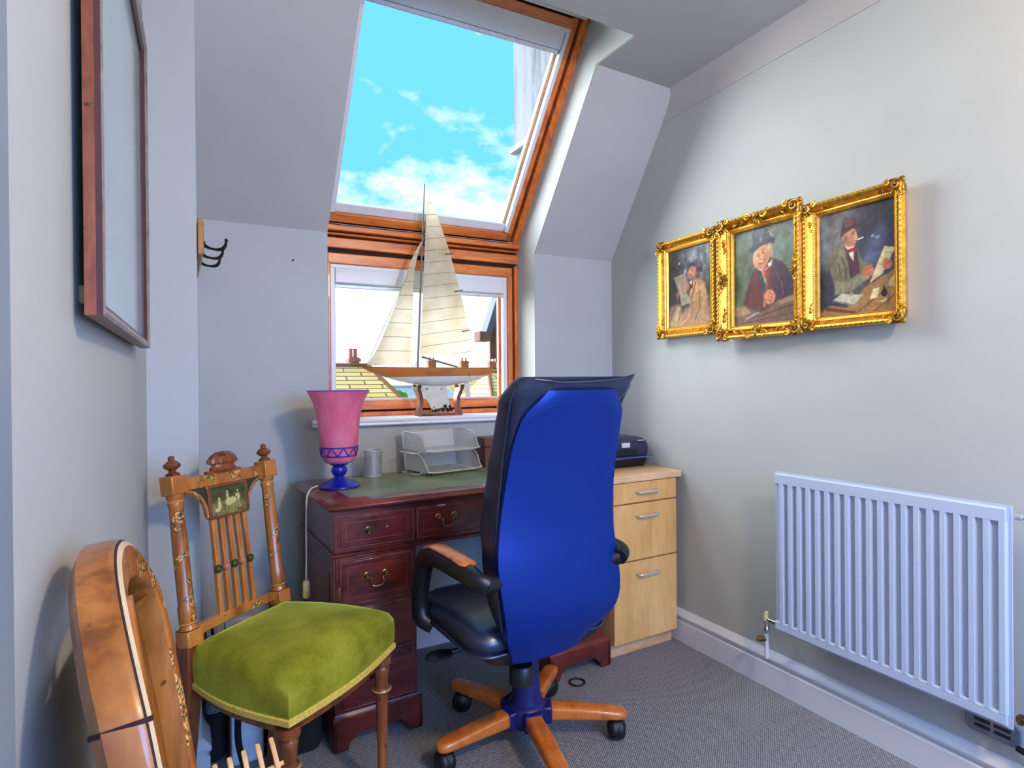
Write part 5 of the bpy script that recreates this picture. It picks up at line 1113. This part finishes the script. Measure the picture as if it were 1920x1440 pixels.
t = thing('storage_bag', 'soft black storage bag on the carpet between the green chair and the desk', 'bag', (.316, 2.05, 0), 0)
b = MB(); b.loft([[(p[0], p[1], z) for p in rrect(hx_, hy_, .035)] for z, hx_, hy_ in ((0, .07, .165), (.02, .076, .175), (.14, .078, .178), (.26, .074, .17), (.30, .06, .15), (.31, .03, .10))]); b.build('bag_body', 'bag_black', t, ang=60)
b = MB(); b.tube(spline([(-.03, -.06, .305), (-.03, -.05, .36), (-.03, .05, .36), (-.03, .06, .305)], 6), .008, 8, flat_=.4); b.build('handle', 'black_rubber', t)
# dark plug-in ring on the carpet by the desk's far pedestal
b = MB(); b.tube(circ((1.30, 1.80, .004), .028, 20), .004, 8, closed=True); tag(b.build('cable_loop', 'black_rubber'), 'small loop of black cable on the carpet by the desk foot', 'cable')
# ------------------------------------------------------------------ assumed ceiling lamp, unseen behind the camera
t = thing('assumed_ceiling_lamp', 'assumed small round ceiling pendant behind the viewpoint', 'lamp', (.95, -.45, 2.05))
b = MB(); b.lathe([(.045, .348), (.045, .33), (.006, .325), (.006, .0)], seg=20); b.build('ceiling_rose', 'white_plastic', t)
# ------------------------------------------------------------------ outside
def roof_plane(B, pts, rows):
    B.add(pts, [tuple(range(len(pts)))])
def house(name, label, x0, x1, ridge_y, eave_y, ridge_z, eave_z, hip_r, mat, hip_l=0., rot=0.):
    t = thing(name, label, 'house', ((x0+x1)/2, ridge_y, -6.), rot); cx = (x0+x1)/2; Z = 6.; hw_ = (x1-x0)/2; dy = eave_y-ridge_y
    rz, ez = ridge_z+Z, eave_z+Z
    V = [(-hw_+hip_l, 0, rz), (hw_-hip_r, 0, rz), (hw_, dy, ez), (-hw_, dy, ez), (hw_, -dy, ez), (-hw_, -dy, ez)]
    me = bpy.data.meshes.new('roof'); me.from_pydata(V, [], [(0, 3, 2, 1), (1, 2, 4), (0, 1, 4, 5), (0, 5, 3)]); uv = me.uv_layers.new(name='UVMap')
    for pl in me.polygons:
        nrm = pl.normal; e1 = Vector((nrm.y, -nrm.x, 0)); e1 = e1.normalized() if e1.length > 1e-4 else Vector((1, 0, 0)); e2 = nrm.cross(e1)
        for li in pl.loop_indices:
            c_ = Vector(V[me.loops[li].vertex_index]); uv.data[li].uv = (c_.dot(e1), c_.dot(e2))
    me.materials.append(MATS[mat]); o = bpy.data.objects.new('roof', me); COL.objects.link(o); o.parent = t
    k = o.modifiers.new('solid', 'SOLIDIFY'); k.thickness = .12; k.offset = -1
    b = MB(); b.box((-hw_+.3, dy+.3, 0), (hw_-.3, -dy-.3, ez)); b.build('house_wall', 'stack_render', t, smooth=False)
    b = MB(); b.tube([(-hw_+hip_l, 0, rz+.02), (hw_-hip_r, 0, rz+.02)], .11, 8); b.tube([(hw_-hip_r, 0, rz+.02), (hw_, dy, ez+.02)], .11, 8); b.tube([(-hw_+hip_l, 0, rz+.02), (-hw_, dy, ez+.02)], .11, 8); b.build('ridge_tiles', mat, t)
    return t
def chimney(parent, x, y, z0, z1, w__=.5):
    b = MB(); b.box((x-w__/2, y-.3, z0), (x+w__/2, y+.3, z1)); b.box((x-w__/2-.06, y-.36, z1-.2), (x+w__/2+.06, y+.36, z1-.06)); c_ = b.build('chimney', 'brick', parent, smooth=False)
    for q in (-1, 1):
        b = MB(); b.lathe([(.12, 0), (.10, .1), (.09, .4), (.12, .42), (.12, .46)], (x+q*w__*.24, y, z1), 12); b.build('chimney_pot', 'brick', c_)
h1 = house('tiled_house', 'house with yellow clay-tiled hipped roof seen below the jib', -2.0, 11.85, 30, 22, 2.02, -3.5, 3.2, 'roof_tiles')
chimney(h1, 3.1, .5, 7.6, 8.45, .5)
h2 = house('tiled_house', 'house with yellow tiled roof seen at the lower pane corner behind the yacht stern', 14.4, 28.0, 34, 26, 1.78, -3.7, 3.2, 'roof_tiles', 3.3)
h3 = house('slate_house', 'grey slate-roofed house between the two tiled roofs', 15.5, 24.5, 51, 45, .8, -3.4, 2.5, 'slate', 1.0)
h4 = house('tiled_house', 'distant long roof with chimneys on the skyline behind the slate roof', 24, 64, 72, 64, 2.95, -2.6, 2.5, 'roof_tiles', 2.5)
for x_ in (-14.6, -9.9, -5.6): chimney(h4, x_, .6, 8.3, 10.0, 1.1)
t = thing('tree', 'green garden tree between the roofs outside', 'tree', (13.15, 39.5, -6))
b = MB()
for k in range(60):
    v_ = Vector((random.gauss(0, 1), random.gauss(0, 1), random.gauss(0, 1))).normalized()*random.uniform(.3, .8); b.ball((v_.x, v_.y, 5.9+v_.z*.9), random.uniform(.2, .4), 0, 7, 5)
b.build('crown', 'tree_leaf', t); b = MB(); b.tube([(0, 0, 0), (0, 0, 5.4)], .15, 8); b.build('trunk', 'dark_timber', t)
b = MB(); b.box((-60, 6, -6.2), (90, 90, -6)); o = b.build('ground_outside', 'ground_far', smooth=False); struct(o)
# neighbouring rendered stack close outside on the right, seen through the roof window
t = thing('rendered_stack', 'tall white rendered chimney wall outside the roof window', 'wall', (2.62, 3.88, 1.9))
b = MB(); b.box((0, 0, 1.28), (2.2, .62, 8)); b.build('upper_stack', 'stack_render', t, smooth=False)
b = MB(); b.prism([(.02, -.2), (2.2, -.2), (2.2, 1.6), (.12, 1.28), (.02, 1.28)], .03, .60, 'y'); b.build('lower_stack', 'stack_render', t, smooth=False)
b = MB(); b.box((-.03, -.03, 1.24), (2.2, .65, 1.285)); b.build('drip_ledge', 'slate', t, smooth=False)
# timber gable of the neighbouring dormer seen at the right of the lower window
t = thing('timber_gable', 'dark timber-boarded gable end outside the lower window', 'gable', (2.0, 3.9, -6))
Zg = 6.
b = MB()
for k in range(5): b.prism([(.075+k*.05, Zg+1.30-.02*(k % 2)), (.12+k*.05, Zg+1.31), (.12+k*.05, Zg+1.70+k*.09), (.075+k*.05, Zg+1.62+k*.09)], .05, .07, 'y')
b.build('boarding', 'dark_timber', t, bevel=.003)
b = MB(); b.prism([(-.02, Zg+1.44), (.03, Zg+1.43), (.155, Zg+1.80), (.11, Zg+1.81)], -.03, .07, 'y'); b.build('barge_board', 'slate_dark', t, bevel=.004)
b = MB(); b.box((-.055, -.04, Zg+1.432), (.035, .06, Zg+1.503)); b.build('eaves_box', 'dark_timber', t, bevel=.004)
b = MB(); b.box((.215, -.35, 0), (.45, .055, Zg+1.60)); b.build('dormer_cheek', 'dark_timber', t)
